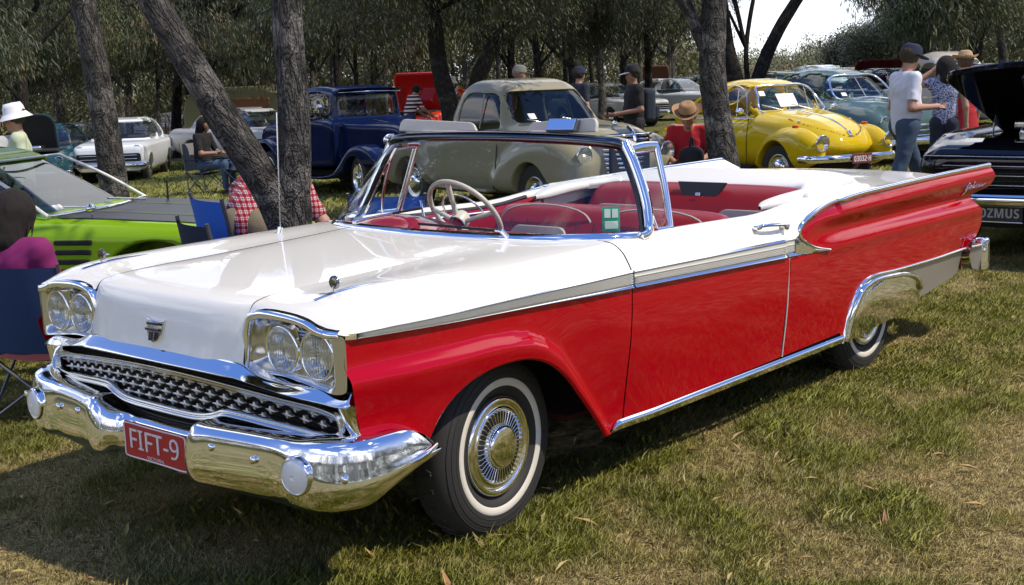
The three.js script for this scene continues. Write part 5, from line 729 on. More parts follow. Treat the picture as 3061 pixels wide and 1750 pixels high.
lidCar('car with a brown-lined bonnet up behind the silver-blue saloon', { d: 52, lat: 6.25, dir: [-0.2, -0.98] }, paint(0.2, 0.12, 0.05), std([0.16, 0.06, 0.03], 0.7), { w: 0.55, l: 1.0, a: 1.25, sq: 0.85 });
const plainCar = (label, place, p, o = {}) => { const c = autocar('saloon_car', label, place, { L: 4.6, W: 1.78, H: 1.42, belt: 0.9, h: o.h ?? 0.045, paint: p, round: 0.06, plan: [0.07, 0.07], tumble: 0.07, low: [[2.25, 0.35], [2.3, 0.55], [2.26, 0.82], [2.0, 0.88], [0.9, 0.93], [-1.5, 0.93], [-2.25, 0.88], [-2.28, 0.45], [0, 0.24]], cab: [[0.9, 0.88], [0.3, 1.34], [0, 1.4], [-0.9, 1.4], [-1.3, 1.28], [-1.55, 0.88]], cw: [0.78, 0.62], arch: [[1.4, 0.31, 0.37], [-1.35, 0.31, 0.36]], wr: 0.32, win: [[[0.68, 0.95], [0.28, 1.31], [-0.28, 1.33], [-0.3, 0.95]], [[-0.38, 0.95], [-0.36, 1.33], [-1.0, 1.31], [-1.25, 0.95]]], ws: [0.3, 1.1, 0.96, 1.32, 0.72, 0.6], rw: [-1.9, -1.1, 0.98, 1.3, 0.58], seats: [-0.2, -1.0], ...o });
  part(c, 'grille', drape(c.body, [[-0.8, 0.56], [0.8, 0.56], [0.8, 0.76], [-0.8, 0.76]], 0, 2.8, -1, 0.006, 0.07), M.black); part(c, 'grille_bars', join([0.6, 0.66, 0.73].map((y) => bar([2.32, y, -0.76], [2.32, y, 0.76]))), M.dullchrome); for (const s of [1, -1]) for (const q of [0.62, 0.42]) lampOn(c, 2.28, 0.68, q * s, 0.075); bumperBar(c, 2.36, 0.46, 0.86, 0.06, 0.1); bumperBar(c, -2.36, 0.46, 0.86, 0.06, 0.1); return c; };
plainCar('silver-blue saloon parked beyond the man in black', { d: 44, lat: 5.95, dir: [0.72, -0.69] }, paint(0.66, 0.72, 0.76));
plainCar('pale silver saloon half hidden behind the man in black', { d: 41, lat: 3.25, dir: [0.5, -0.86] }, paint(0.6, 0.63, 0.63));
plainCar('dark blue saloon seen behind the trunk before the yellow car', { d: 50, lat: 8.1, dir: [0.7, -0.7] }, paint(0.04, 0.07, 0.14));
plainCar('pale blue roofed car far behind the grey-green saloon', { d: 46, lat: 11.6, dir: [0.3, -0.95], dy: 0.12 }, paint(0.5, 0.6, 0.66));
plainCar('dark grey saloon far off between the leaning trunk and the white saloon', { d: 58, lat: -15.3, dir: [-0.28, -0.96] }, paint(0.07, 0.07, 0.085));
plainCar('pale grey saloon behind the seated person in black', { d: 31, lat: -6.2, dir: [0.8, -0.6] }, paint(0.42, 0.43, 0.42));
plainCar('grey saloon half hidden behind the left grey trunk', { d: 34, lat: -11.75, dir: [0.05, -1] }, paint(0.24, 0.25, 0.26));
plainCar('dark teal saloon between the grey-green saloon and the man in white', { d: 31, lat: 9.7, dir: [0.3, -0.95] }, paint(0.02, 0.06, 0.08), { H: 1.5 });
plainCar('silver car whose roof shows over the raised black bonnet', { d: 27, lat: 10.9, dir: [0.1, -0.99], dy: 0.0 }, paint(0.5, 0.54, 0.55), { H: 1.5 });
{ const [x, z] = site(38, -7.75), c = thing('caravan', 'old olive and brown caravan seen between the forks of the leaning trunk', 'caravan', [x, groundY(x, z), z], heading(0.95, -0.3));
  const prof = curve2([[-1.6, 0.5], [-1.65, 1.4], [-1.35, 1.9], [0, 2.02], [1.35, 1.92], [1.65, 1.4], [1.6, 0.5], [-1.6, 0.5]], 60), d = sdPoly(prof.slice(0, -1)), ol = std([0.34, 0.32, 0.14], 0.5);
  part(c, 'body', nets((x, y, z) => smax(d(x, y), Math.abs(z) - 0.95, 0.12), [-1.8, 0.35, -1.1], [1.8, 2.2, 1.1], 0.06), ol); part(c, 'side_panel', rbox(2.3, 0.45, 0.03, 0.02, 0.1, 1.45, 0.955), std([0.4, 0.17, 0.07], 0.6)); part(c, 'side_panel', rbox(0.8, 0.5, 0.03, 0.02, -0.6, 1.2, 0.96), std([0.42, 0.22, 0.05], 0.6)); part(c, 'roof_rail', rod([[-1.6, 1.78, 0.93], [0, 1.98, 0.9], [1.6, 1.8, 0.93]], 0.03, 6), std([0.45, 0.42, 0.3], 0.5)); for (const s of [1, -1]) roadWheel(c, 0, 0.31, 0.9 * s, s, 'std'); }
{ // chrome-fronted dark car below the caravan
  plainCar('dark car with a bright chrome front in front of the caravan', { d: 33, lat: -6.5, dir: [0.05, -1] }, paint(0.05, 0.055, 0.05), { H: 1.3, cab: [[0.9, 0.88], [0.3, 1.22], [0, 1.27], [-0.9, 1.27], [-1.55, 0.88]], ws: [0.3, 1.1, 0.95, 1.2, 0.7, 0.6] }); }
{ // dark blue hot rod pickup
  const blue = paint(0.004, 0.011, 0.05, { clearcoat: 0.6 }), bp = sdPoly(curve2([[2.0, 0.55], [2.02, 1.0], [1.9, 1.06], [0.75, 1.12], [0.55, 1.16], [-0.7, 1.12], [-0.75, 1.02], [-1.9, 1.0], [-1.92, 0.5], [0, 0.42], [2.0, 0.55]], 60).slice(0, -1)), fen = sdPoly(curve2([[2.15, 0.5], [2.1, 0.66], [1.75, 0.8], [1.35, 0.76], [1.0, 0.5], [0.75, 0.36], [-0.9, 0.34], [-0.95, 0.42], [-1.0, 0.68], [-1.4, 0.84], [-1.85, 0.74], [-2.05, 0.4], [-1.9, 0.36], [-1.0, 0.26], [0.8, 0.28], [1.2, 0.4], [1.9, 0.5], [2.15, 0.5]], 90).slice(0, -1));
  const c = autocar('pickup_truck', 'dark blue hot rod pickup with chrome lamps and wheels behind the forked trunk', { d: 20.2, lat: -2.5, dir: [0.6, -0.8], steer: -0.2 }, { cat: 'pickup truck', L: 4.1, W: 1.75, H: 1.66, belt: 1.12, h: 0.026, paint: blue, glass: M.glass, round: 0.05, tuck: 0, tumble: 0, low: [[2.0, 0.55], [2.02, 1.0], [1.9, 1.06], [0.75, 1.12], [0.55, 1.16], [-0.7, 1.12], [-0.75, 1.02], [-1.9, 1.0], [-1.92, 0.5], [0, 0.42]], cab: [[0.62, 1.0], [0.6, 1.3], [0.56, 1.58], [0.3, 1.65], [-0.4, 1.65], [-0.66, 1.56], [-0.72, 1.1]], cw: [0.62, 0.57], cround: 0.12, floor: 0.8, plan: [0.62, 0.2], pw: 1.7,
    extra: (d, x, y, z) => { const w = mix(0.34, 0.6, sm(1.9, 0.5, x)) * (x < -0.75 ? 1.05 : 1); let b = smax(bp(x, y), z - w, 0.1); b = Math.min(b, d + (x < 0.75 && x > -0.75 ? 0.0 : 9)); const e = smax(fen(x, y), Math.max(z - 0.86, 0.5 - z), 0.1); return smin(b, e, 0.04); },
    arch: [[1.5, 0.3, 0.34, 0.42], [-1.42, 0.36, 0.4, 0.42]], wr: 0.32, wk: 'rod', wi: 0.1, win: [[[0.42, 1.16], [0.4, 1.48], [-0.4, 1.5], [-0.42, 1.16]]], ws: [0.35, 0.9, 1.2, 1.52, 0.53], rw: [-0.9, -0.5, 1.25, 1.5, 0.36], seats: [-0.35], wide: 0.06 });
  for (const s of [1, -1]) { lampOn(c, 1.98, 0.86, 0.46 * s, 0.1); part(c, 'headlamp_shell', new THREE.SphereGeometry(0.1, 16, 10).scale(1.1, 1, 1).translate(1.93, 0.86, 0.46 * s), M.chrome); lampOn(c, 2.1, 0.66, 0.42 * s, 0.06); part(c, 'spreader_bar', bar([1.95, 0.62, 0.6 * s], [2.16, 0.5, 0.62 * s]), M.chrome); part(c, 'door_handle', bar([-0.35, 1.06, 0.64 * s], [-0.22, 1.06, 0.65 * s]), M.chrome); }
  part(c, 'sun_visor', sweep(crv([[0.6, 1.585, -0.55], [0.68, 1.6, 0], [0.6, 1.585, 0.55]], 16), [[-0.1, 0.03], [0.08, -0.03], [0.08, -0.045], [-0.1, 0.015]]), blue); part(c, 'visor_edge', rod([[0.66, 1.565, -0.55], [0.76, 1.575, 0], [0.66, 1.565, 0.55]], 0.01, 6), M.chrome);
  part(c, 'grille', rbox(0.04, 0.46, 0.5, 0.02, 2.03, 0.78, 0), M.dullchrome); part(c, 'bonnet_seam', rod([[1.98, 1.03, 0], [0.75, 1.135, 0]], 0.008, 6), M.dullchrome); plateOn(c, 2.1, 0.47, '1932', std([0.03, 0.05, 0.1], 0.5), whiteM, 0.3); part(c, 'rear_view_mirror', join(bar([0.5, 1.3, 0.66], [0.6, 1.36, 0.84]), new THREE.SphereGeometry(0.05, 10, 8).scale(0.5, 0.8, 1.2).translate(0.6, 1.36, 0.86)), M.chrome);
}
{ // olive-grey 1940s utility
  const p = paint(0.29, 0.27, 0.185, { clearcoat: 0.7, clearcoatRoughness: 0.12 }), ff = sdPoly(curve2([[2.05, 0.42], [2.08, 0.72], [1.9, 0.92], [1.5, 0.98], [1.05, 0.9], [0.7, 0.72], [0.5, 0.5], [0.55, 0.36], [2.05, 0.42]], 60).slice(0, -1)), rf = sdPoly(curve2([[-0.75, 0.36], [-0.82, 0.66], [-1.1, 0.9], [-1.5, 0.93], [-1.95, 0.72], [-2.1, 0.36], [-0.75, 0.36]], 50).slice(0, -1));
  const c = autocar('utility_truck', 'olive grey 1940s coupe utility with barred chrome grille, directly behind the convertible', { d: 15.5, lat: 0.16, dir: [0.56, -0.83] }, { cat: 'utility', L: 4.15, W: 1.62, H: 1.62, belt: 1.0, h: 0.022, paint: p, glass: M.tint, round: 0.12, plan: [0.5, 0.18], pw: 2.2, tuck: 0.06, tumble: 0.03, low: [[2.0, 0.42], [2.06, 0.75], [1.98, 1.0], [1.75, 1.07], [1.2, 1.1], [0.75, 1.12], [-0.5, 1.04], [-0.75, 1.0], [-1.9, 0.95], [-2.02, 0.6], [-1.98, 0.36], [0, 0.27]], cab: [[0.95, 0.95], [0.82, 1.12], [0.52, 1.5], [0.36, 1.585], [0.05, 1.625], [-0.32, 1.6], [-0.5, 1.48], [-0.56, 0.95]], cw: [0.7, 0.57], cround: 0.24,
    extra: (d, x, y, z) => { const a = smax(ff(x, y), Math.max(z - 0.83 + 0.1 * sm(1.6, 2.1, x), 0.36 - z), 0.2), b = smax(rf(x, y), Math.max(z - 0.84, 0.4 - z), 0.2); return smin(smin(d, a, 0.08), b, 0.06); },
    arch: [[1.32, 0.34, 0.36, 0.45], [-1.38, 0.34, 0.34, 0.45]], wr: 0.34, win: [[[0.6, 1.06], [0.42, 1.42], [0.1, 1.46], [-0.2, 1.455], [-0.3, 1.38], [-0.31, 1.06]]], ws: [0.4, 1.1, 1.12, 1.47, 0.6, 0.52], rw: [-0.8, -0.4, 1.2, 1.42, 0.34], seats: [-0.15], wk: 'std' });
  for (let k = 0; k < 9; k++) { const y = 0.98 - k * 0.05, w = 0.36 - k * 0.012; part(c, 'grille_bar', sweep(crv([[2.04, y, -w], [2.15 - k * 0.004, y, -w * 0.55], [2.18 - k * 0.004, y, 0], [2.15 - k * 0.004, y, w * 0.55], [2.04, y, w]], 14), circ(0.018, 6)), M.chrome); }
  part(c, 'grille_spine', rod([[2.08, 1.07, 0], [2.19, 0.97, 0], [2.17, 0.52, 0]], 0.02, 8), M.chrome); part(c, 'grille_back', rbox(0.06, 0.46, 0.56, 0.03, 2.1, 0.77, 0), M.black);
  for (const s of [1, -1]) { lampOn(c, 2.06, 0.78, 0.59 * s, 0.105); part(c, 'door_handle', bar([-0.2, 1.0, 0.775 * s], [-0.06, 1.0, 0.795 * s]), M.chrome); part(c, 'door_seam', rod([[0.62, 1.05, 0.735 * s], [0.66, 0.7, 0.805 * s], [0.55, 0.36, 0.78 * s]], 0.006, 5), M.black); part(c, 'running_board', rbox(1.2, 0.04, 0.16, 0.02, -0.1, 0.34, 0.78 * s), p); part(c, 'window_post', bar([0.18, 1.06, 0.7 * s], [0.16, 1.46, 0.6 * s]), p); lampOn(c, 2.12, 0.5, 0.42 * s, 0.06, 0, 'fog_lamp'); }
  bumperBar(c, 2.22, 0.42, 0.74, 0.06, 0.12); part(c, 'bonnet_mascot', join(new THREE.SphereGeometry(0.03, 10, 8).scale(1.6, 1, 0.7).translate(1.85, 1.1, 0), bar([1.8, 1.06, 0], [1.85, 1.1, 0])), M.chrome);
  part(c, 'glass_label', rbox(0.004, 0.085, 0.1, 0.001, 0, 0, 0, 1).rotateZ(0.75).translate(0.84, 1.19, 0.4), whiteM); part(c, 'wiper', join(bar([0.95, 1.1, -0.3], [0.88, 1.16, 0.0]), bar([0.95, 1.1, 0.25], [0.88, 1.16, 0.5])), M.dullchrome);
}
{ // yellow beetle-shaped car
  const y = paint(0.62, 0.44, 0.006), prof = [[1.6, 0.36], [1.92, 0.5], [1.95, 0.62], [1.8, 0.8], [1.45, 0.95], [1.0, 1.03], [0.68, 1.06], [0.5, 0.98], [-0.9, 1.05], [-1.5, 0.92], [-1.85, 0.62], [-1.85, 0.4], [-1.5, 0.28], [1.2, 0.28]], ff = sdPoly(curve2([[2.0, 0.42], [1.98, 0.66], [1.72, 0.83], [1.35, 0.85], [1.0, 0.72], [0.76, 0.45], [0.74, 0.3], [1.6, 0.3], [2.0, 0.42]], 60).slice(0, -1)), rf = sdPoly(curve2([[-0.7, 0.3], [-0.78, 0.6], [-1.05, 0.82], [-1.4, 0.84], [-1.85, 0.6], [-1.98, 0.32], [-0.7, 0.3]], 50).slice(0, -1));
  const c = autocar('beetle_shaped_car', 'yellow rounded two-door car with round lamps and chrome bumper, by the dark trunk', { d: 18.35, lat: 3.7, dir: [0.455, -0.89], steer: 0.12 }, { L: 4.05, W: 1.56, H: 1.5, belt: 0.98, h: 0.022, paint: y, round: 0.17, plan: [0.5, 0.42], pw: 2.0, tuck: 0.05, tumble: 0.02, low: prof, cab: [[0.78, 0.98], [0.66, 1.12], [0.42, 1.4], [0.2, 1.475], [-0.15, 1.5], [-0.6, 1.43], [-1.1, 1.18], [-1.5, 0.9]], cw: [0.66, 0.53], cround: 0.34,
    extra: (d, x, q, z) => { const a = smax(ff(x, q), Math.max(z - 0.79 + 0.06 * sm(1.5, 2, x), 0.42 - z), 0.24), b = smax(rf(x, q), Math.max(z - 0.79, 0.4 - z), 0.24); return Math.min(smin(Math.min(d, 9), a, 0.03), b); },
    arch: [[1.22, 0.32, 0.36, 0.46], [-1.2, 0.32, 0.36, 0.46]], wr: 0.315, win: [[[0.52, 1.0], [0.36, 1.34], [-0.08, 1.38], [-0.12, 1.0]], [[-0.22, 1.0], [-0.2, 1.37], [-0.6, 1.3], [-0.85, 1.05]]], ws: [0.3, 1.0, 1.07, 1.39, 0.57, 0.49], rw: [-1.5, -0.75, 1.12, 1.34, 0.38], seats: [-0.2, -0.8], wi: 0.1 });
  for (const s of [1, -1]) { lampOn(c, 2.0, 0.66, 0.585 * s, 0.115, 0, 'headlight', 0.12); part(c, 'indicator', rbox(0.1, 0.045, 0.05, 0.018, 1.48, 0.865, 0.6 * s), M.amber); part(c, 'running_board', rbox(1.5, 0.04, 0.18, 0.02, 0, 0.31, 0.68 * s), M.black); part(c, 'side_moulding', rod([[1.4, 0.93, 0.44 * s], [0.7, 0.96, 0.62 * s], [0, 0.965, 0.7 * s], [-0.8, 0.95, 0.66 * s]], 0.008, 5), M.chrome); part(c, 'window_trim', sweep(crv([[0.54, 0.99, 0.66 * s], [0.37, 1.35, 0.575 * s], [-0.08, 1.39, 0.56 * s], [-0.13, 0.99, 0.68 * s], [0.54, 0.99, 0.66 * s]], 40), circ(0.008, 5), V(0, 0, 1)), M.chrome); part(c, 'vent_post', bar([0.3, 1.0, 0.67 * s], [0.24, 1.37, 0.58 * s]), M.chrome); part(c, 'door_mirror', join(bar([0.56, 1.0, 0.66 * s], [0.6, 1.06, 0.8 * s]), new THREE.SphereGeometry(0.06, 12, 8).scale(0.4, 0.8, 1.2).translate(0.6, 1.07, 0.84 * s)), M.chrome); part(c, 'wiper', bar([0.86, 1.07, 0.05 + 0.25 * s], [0.74, 1.15, 0.32 + 0.25 * s]), M.dullchrome); part(c, 'door_seam', rod([[0.6, 0.98, 0.685 * s], [0.62, 0.7, 0.745 * s], [0.6, 0.34, 0.73 * s]], 0.005, 5), M.black); }
  part(c, 'bonnet_trim', rod([0.9, 1.1, 1.35, 1.6, 1.8].map((x) => { let q = 1.4; for (let i = 0; i < 60; i++) { const d = c.f0(x, q, 0); if (d < 0.002) break; q -= d * 0.7; } return [x, q + 0.004, 0]; }), 0.009, 6), M.chrome);
  part(c, 'bonnet_handle', new THREE.SphereGeometry(0.04, 12, 8).scale(1.5, 0.8, 0.6).rotateZ(-0.9).translate(1.86, 0.76, 0), M.chrome);
  part(c, 'bonnet_seam', drape(c.f0, (() => { const o = [], i = []; for (let k = 0; k <= 20; k++) { const a = (k / 20 - 0.5) * Math.PI; o.push([1.2 + 0.7 * Math.cos(a), 0.5 * Math.sin(a)]); i.unshift([1.2 + 0.685 * Math.cos(a), 0.488 * Math.sin(a)]); } return [...o, ...i]; })(), 1, 1.6, -1, 0.007, 0.02), std([0.1, 0.06, 0.004], 0.6));
  bumperBar(c, 2.06, 0.45, 0.72, 0.05, 0.2); bumperBar(c, -2.03, 0.45, 0.72, 0.05, 0.2); plateOn(c, 2.1, 0.44, '03032·H', plateDark, std([0.7, 0.66, 0.66], 0.5), 0.34);
  const ws = [[0.71, 1.06, -0.56], [0.57, 1.26, -0.51], [0.45, 1.385, -0.44], [0.48, 1.41, 0], [0.45, 1.385, 0.44], [0.57, 1.26, 0.51], [0.71, 1.06, 0.56], [0.78, 1.06, 0]]; part(c, 'windscreen_trim', sweep(crv(ws, 60, true).slice(0, -1), circ(0.014, 6), V(1, 0.5, 0), { closed: true }), M.chrome);
  part(c, 'show_card', rbox(0.006, 0.22, 0.32, 0.002, 0, 0, 0, 1).rotateZ(0.62).translate(0.6, 1.2, 0.02), whiteM); part(c, 'glass_label', rbox(0.006, 0.08, 0.1, 0.002, 0, 0, 0, 1).rotateZ(0.62).translate(0.52, 1.3, 0.4), whiteM);
}
const roundCar = (label, place, p, o) => { // 1940s-50s round saloon
  const c = autocar('vintage_saloon', label, place, { L: 4.3, W: 1.66, H: 1.58, belt: 1.02, h: 0.035, paint: p, round: 0.2, plan: [0.35, 0.4], pw: 2.4, tuck: 0.05, tumble: 0.03, low: [[2.0, 0.4], [2.05, 0.75], [1.85, 0.98], [1.2, 1.06], [0.7, 1.08], [-0.9, 1.06], [-1.7, 0.85], [-2.0, 0.5], [-1.9, 0.32], [0, 0.26]], cab: [[0.92, 1.0], [0.75, 1.2], [0.45, 1.48], [0.1, 1.57], [-0.5, 1.57], [-1.1, 1.38], [-1.6, 1.0]], cw: [0.7, 0.56], cround: 0.4, extra: (d, x, y, z) => { const e = ell(x - 1.35, y - 0.55, z - 0.62, 0.72, 0.4, 0.24), r = ell(x + 1.35, y - 0.55, z - 0.66, 0.7, 0.38, 0.2); return smin(smin(d, e, 0.08), r, 0.06); }, arch: [[1.35, 0.32, 0.34, 0.5], [-1.35, 0.32, 0.33, 0.5]], wr: 0.32, win: [[[0.6, 1.06], [0.42, 1.4], [-0.15, 1.44], [-0.18, 1.06]], [[-0.26, 1.06], [-0.24, 1.44], [-0.8, 1.38], [-1.0, 1.08]]], ws: [0.35, 1.1, 1.1, 1.43, 0.6, 0.5], rw: [-1.7, -0.8, 1.12, 1.36, 0.42], seats: [-0.2, -0.9], ...o });
  for (const s of [1, -1]) lampOn(c, 1.98, 0.72, 0.6 * s, 0.095); part(c, 'screen_divider', bar([0.86, 1.08, 0], [0.5, 1.47, 0]), M.dullchrome); const ws = [[0.82, 1.09, -0.58], [0.52, 1.42, -0.47], [0.55, 1.45, 0], [0.52, 1.42, 0.47], [0.82, 1.09, 0.58], [0.88, 1.09, 0]]; part(c, 'windscreen_trim', sweep(crv(ws, 50, true).slice(0, -1), circ(0.016, 6), V(1, 0.5, 0), { closed: true }), M.chrome);
  bumperBar(c, 2.16, 0.42, 0.76, 0.06, 0.15); part(c, 'grille_bars', join([0.5, 0.58, 0.66].map((y) => sweep(crv([[1.96, y, -0.5], [2.1, y, 0], [1.96, y, 0.5]], 12), circ(0.016, 6)))), M.chrome); part(c, 'bonnet_mascot', rod([[1.9, 0.99, 0], [1.6, 1.05, 0], [1.2, 1.08, 0]], 0.014, 6), M.chrome); part(c, 'door_mirror', join(bar([0.9, 1.06, -0.68], [0.95, 1.14, -0.78]), new THREE.SphereGeometry(0.06, 10, 8).scale(0.5, 0.8, 1).translate(0.95, 1.15, -0.8)), M.chrome); part(c, 'glass_label', rbox(0.004, 0.07, 0.1, 0.001, 0, 0, 0, 1).rotateZ(0.7).translate(0.8, 1.15, 0.42), whiteM); return c; };
roundCar('grey-green rounded saloon parked beside the yellow car', { d: 21.5, lat: 5.55, dir: [0.42, -0.9] }, paint(0.075, 0.13, 0.115), {});
roundCar('cream rounded saloon behind the man in the white shirt', { d: 29, lat: 10.15, dir: [0.25, -0.97] }, paint(0.56, 0.5, 0.4), { H: 1.75, cab: [[0.92, 1.0], [0.75, 1.25], [0.45, 1.6], [0.1, 1.72], [-0.5, 1.72], [-1.1, 1.5], [-1.6, 1.0]], ws: [0.35, 1.1, 1.18, 1.52, 0.58, 0.5] });
{ // black car at the right edge with its bonnet up
  const p = paint(0.006, 0.006, 0.008), c = autocar('black_car', 'glossy black car at the right edge with its bonnet raised and horizontal grille bars', { d: 11.58, lat: 5.46, dir: [-0.6, -0.8] }, { L: 4.7, W: 1.84, H: 1.4, belt: 0.9, h: 0.028, paint: p, round: 0.06, plan: [0.06, 0.08], tumble: 0.1, glass: M.tint, low: [[2.2, 0.36], [2.3, 0.6], [2.3, 0.86], [2.1, 0.94], [1.0, 0.97], [-1.5, 0.97], [-2.25, 0.92], [-2.3, 0.5], [0, 0.26]], cab: [[0.6, 0.92], [0.1, 1.3], [-0.2, 1.37], [-0.9, 1.36], [-1.7, 0.95]], cw: [0.74, 0.6], arch: [[1.42, 0.33, 0.38], [-1.35, 0.33, 0.37]], wr: 0.33, win: [[[0.4, 0.97], [0.08, 1.26], [-0.8, 1.29], [-1.2, 1.0]]], ws: [0.1, 0.85, 0.99, 1.3, 0.7, 0.57], rw: [-1.9, -0.9, 1.0, 1.3, 0.5], seats: [-0.4, -1.1],
    extra: (d, x, y, z) => { const e = Math.max(smax(rbx(x - 1.45, y - 0.93 + 0.2 * sm(1.5, 2.35, x) ** 2, z - 0.78, 0.85, 0.1, 0.12, 0.09), 0, 0.01)); return smin(d, e, 0.06); } });
  for (let k = 0; k < 6; k++) part(c, 'grille_bar', sweep(crv([[2.3, 0.84 - k * 0.075, -0.84], [2.36, 0.84 - k * 0.075, 0], [2.3, 0.84 - k * 0.075, 0.84]], 16), circ(0.011, 6, 0.006)), k === 5 ? M.chrome : M.dullchrome);
  const op = plateOn(c, 2.38, 0.4, 'OZMUS', std([0.015, 0.015, 0.016], 0.5), std([0.3, 0.3, 0.3], 0.5), 0.36); op.position.z = 0.22; part(op, 'plate_frame', join(bar([2.39, 0.47, -0.185], [2.39, 0.47, 0.185]), bar([2.39, 0.33, -0.185], [2.39, 0.33, 0.185])), M.dullchrome);
  const sh = new THREE.Shape(); sh.moveTo(-0.58, 0); sh.lineTo(-0.76, 1.12); sh.quadraticCurveTo(-0.75, 1.24, -0.62, 1.27); sh.quadraticCurveTo(0, 1.5, 0.62, 1.27); sh.quadraticCurveTo(0.75, 1.24, 0.76, 1.12); sh.lineTo(0.58, 0); sh.closePath();
  const lid = part(c, 'raised_bonnet', new THREE.ExtrudeGeometry(sh, { depth: 0.03, bevelSize: 0.015, bevelThickness: 0.015, bevelSegments: 2 }).rotateY(Math.PI / 2).rotateZ(-1.15).translate(0.95, 1.0, 0), p); part(lid, 'bonnet_ribs', join(rbox(0.03, 1.0, 0.08, 0.01, 0, 0.58, 0.4), rbox(0.03, 1.0, 0.08, 0.01, 0, 0.58, -0.4), rbox(0.03, 0.07, 1.0, 0.01, 0, 1.05, 0)).rotateZ(-1.15).translate(0.985, 0.985, 0), M.black);
  part(c, 'engine', join(rbox(0.6, 0.2, 0.5, 0.05, 1.5, 0.95, 0), rbox(0.5, 0.08, 0.12, 0.03, 1.5, 1.06, 0.24), rbox(0.5, 0.08, 0.12, 0.03, 1.5, 1.06, -0.24), lathe([[0, 0.1], [0.17, 0.09], [0.17, 0], [0, 0]], 20).rotateX(-Math.PI / 2).translate(1.5, 1.05, 0)), M.dullchrome); for (const s of [1, -1]) { lampOn(c, 2.29, 0.72, 0.72 * s, 0.08); part(c, 'bonnet_hinge', bar([1.2, 0.95, 0.62 * s], [1.1, 1.2, 0.62 * s]), M.dullchrome); } bumperBar(c, 2.4, 0.5, 0.9, 0.05, 0.1); lampOn(c, 2.34, 0.66, -0.5, 0.07);
}
// ---------- people and their chairs ----------
const skinM = [std([0.42, 0.23, 0.16], 0.6), std([0.3, 0.16, 0.11], 0.6), std([0.5, 0.3, 0.22], 0.6)];
const cloth = (c, map) => new THREE.MeshStandardMaterial({ color: new THREE.Color().setRGB(...c), roughness: 0.9, side: THREE.DoubleSide, map: map ?? null });
const checkT = tex(128, (u, v) => { const a = (u * 4) % 1, b = (v * 4) % 1, p = a < 0.45 ? 1 : 0, q = b < 0.45 ? 1 : 0; return p && q ? [0.5, 0.06, 0.09] : p || q ? [0.72, 0.3, 0.32] : (Math.abs(a - 0.72) < 0.05 || Math.abs(b - 0.72) < 0.05) ? [0.3, 0.3, 0.45] : [0.86, 0.82, 0.82]; });
const stripeT = tex(64, (u, v) => ((v * 6) % 1 < 0.5 ? [0.86, 0.83, 0.82] : [0.24, 0.05, 0.09]));
const dotT = tex(128, tile((u, v) => fbm(u * 14, v * 14, 2, 3)) && ((u, v) => { const s = nz(u * 22, v * 22, 3) + 0.5 * nz(u * 40, v * 40, 1); return s > 0.12 ? [0.2, 0.22, 0.4] : s < -0.25 ? [0.45, 0.48, 0.62] : [0.82, 0.84, 0.9]; }));
function uvFlat(g, k) { const p = g.attributes.position, u = g.attributes.uv; for (let i = 0; i < p.count; i++) u.setXY(i, (p.getZ(i) + p.getX(i) * 0.7) * k, p.getY(i) * k); return g; }
const J0 = { head: [0.02, 1.63, 0], neck: [0.0, 1.47, 0], chest: [0.0, 1.3, 0], belly: [0.02, 1.08, 0], pelvis: [0, 0.95, 0], sl: [0, 1.43, -0.18], sr: [0, 1.43, 0.18], el: [-0.03, 1.14, -0.24], er: [-0.03, 1.14, 0.24], wl: [0.06, 0.91, -0.25], wr: [0.06, 0.91, 0.25], hl: [0, 0.92, -0.09], hr: [0, 0.92, 0.09], kl: [0.03, 0.5, -0.1], kr: [0.03, 0.5, 0.1], al: [-0.02, 0.09, -0.11], ar: [-0.02, 0.09, 0.11] };
const SIT = { head: [0.0, 1.2, 0], neck: [-0.05, 1.03, 0], chest: [-0.08, 0.87, 0], belly: [-0.08, 0.66, 0], pelvis: [-0.06, 0.52, 0], sl: [-0.06, 1.0, -0.18], sr: [-0.06, 1.0, 0.18], el: [-0.02, 0.72, -0.26], er: [-0.02, 0.72, 0.26], wl: [0.22, 0.66, -0.16], wr: [0.22, 0.66, 0.16], hl: [-0.02, 0.5, -0.1], hr: [-0.02, 0.5, 0.1], kl: [0.4, 0.53, -0.12], kr: [0.4, 0.53, 0.12], al: [0.4, 0.09, -0.12], ar: [0.4, 0.09, 0.12] };
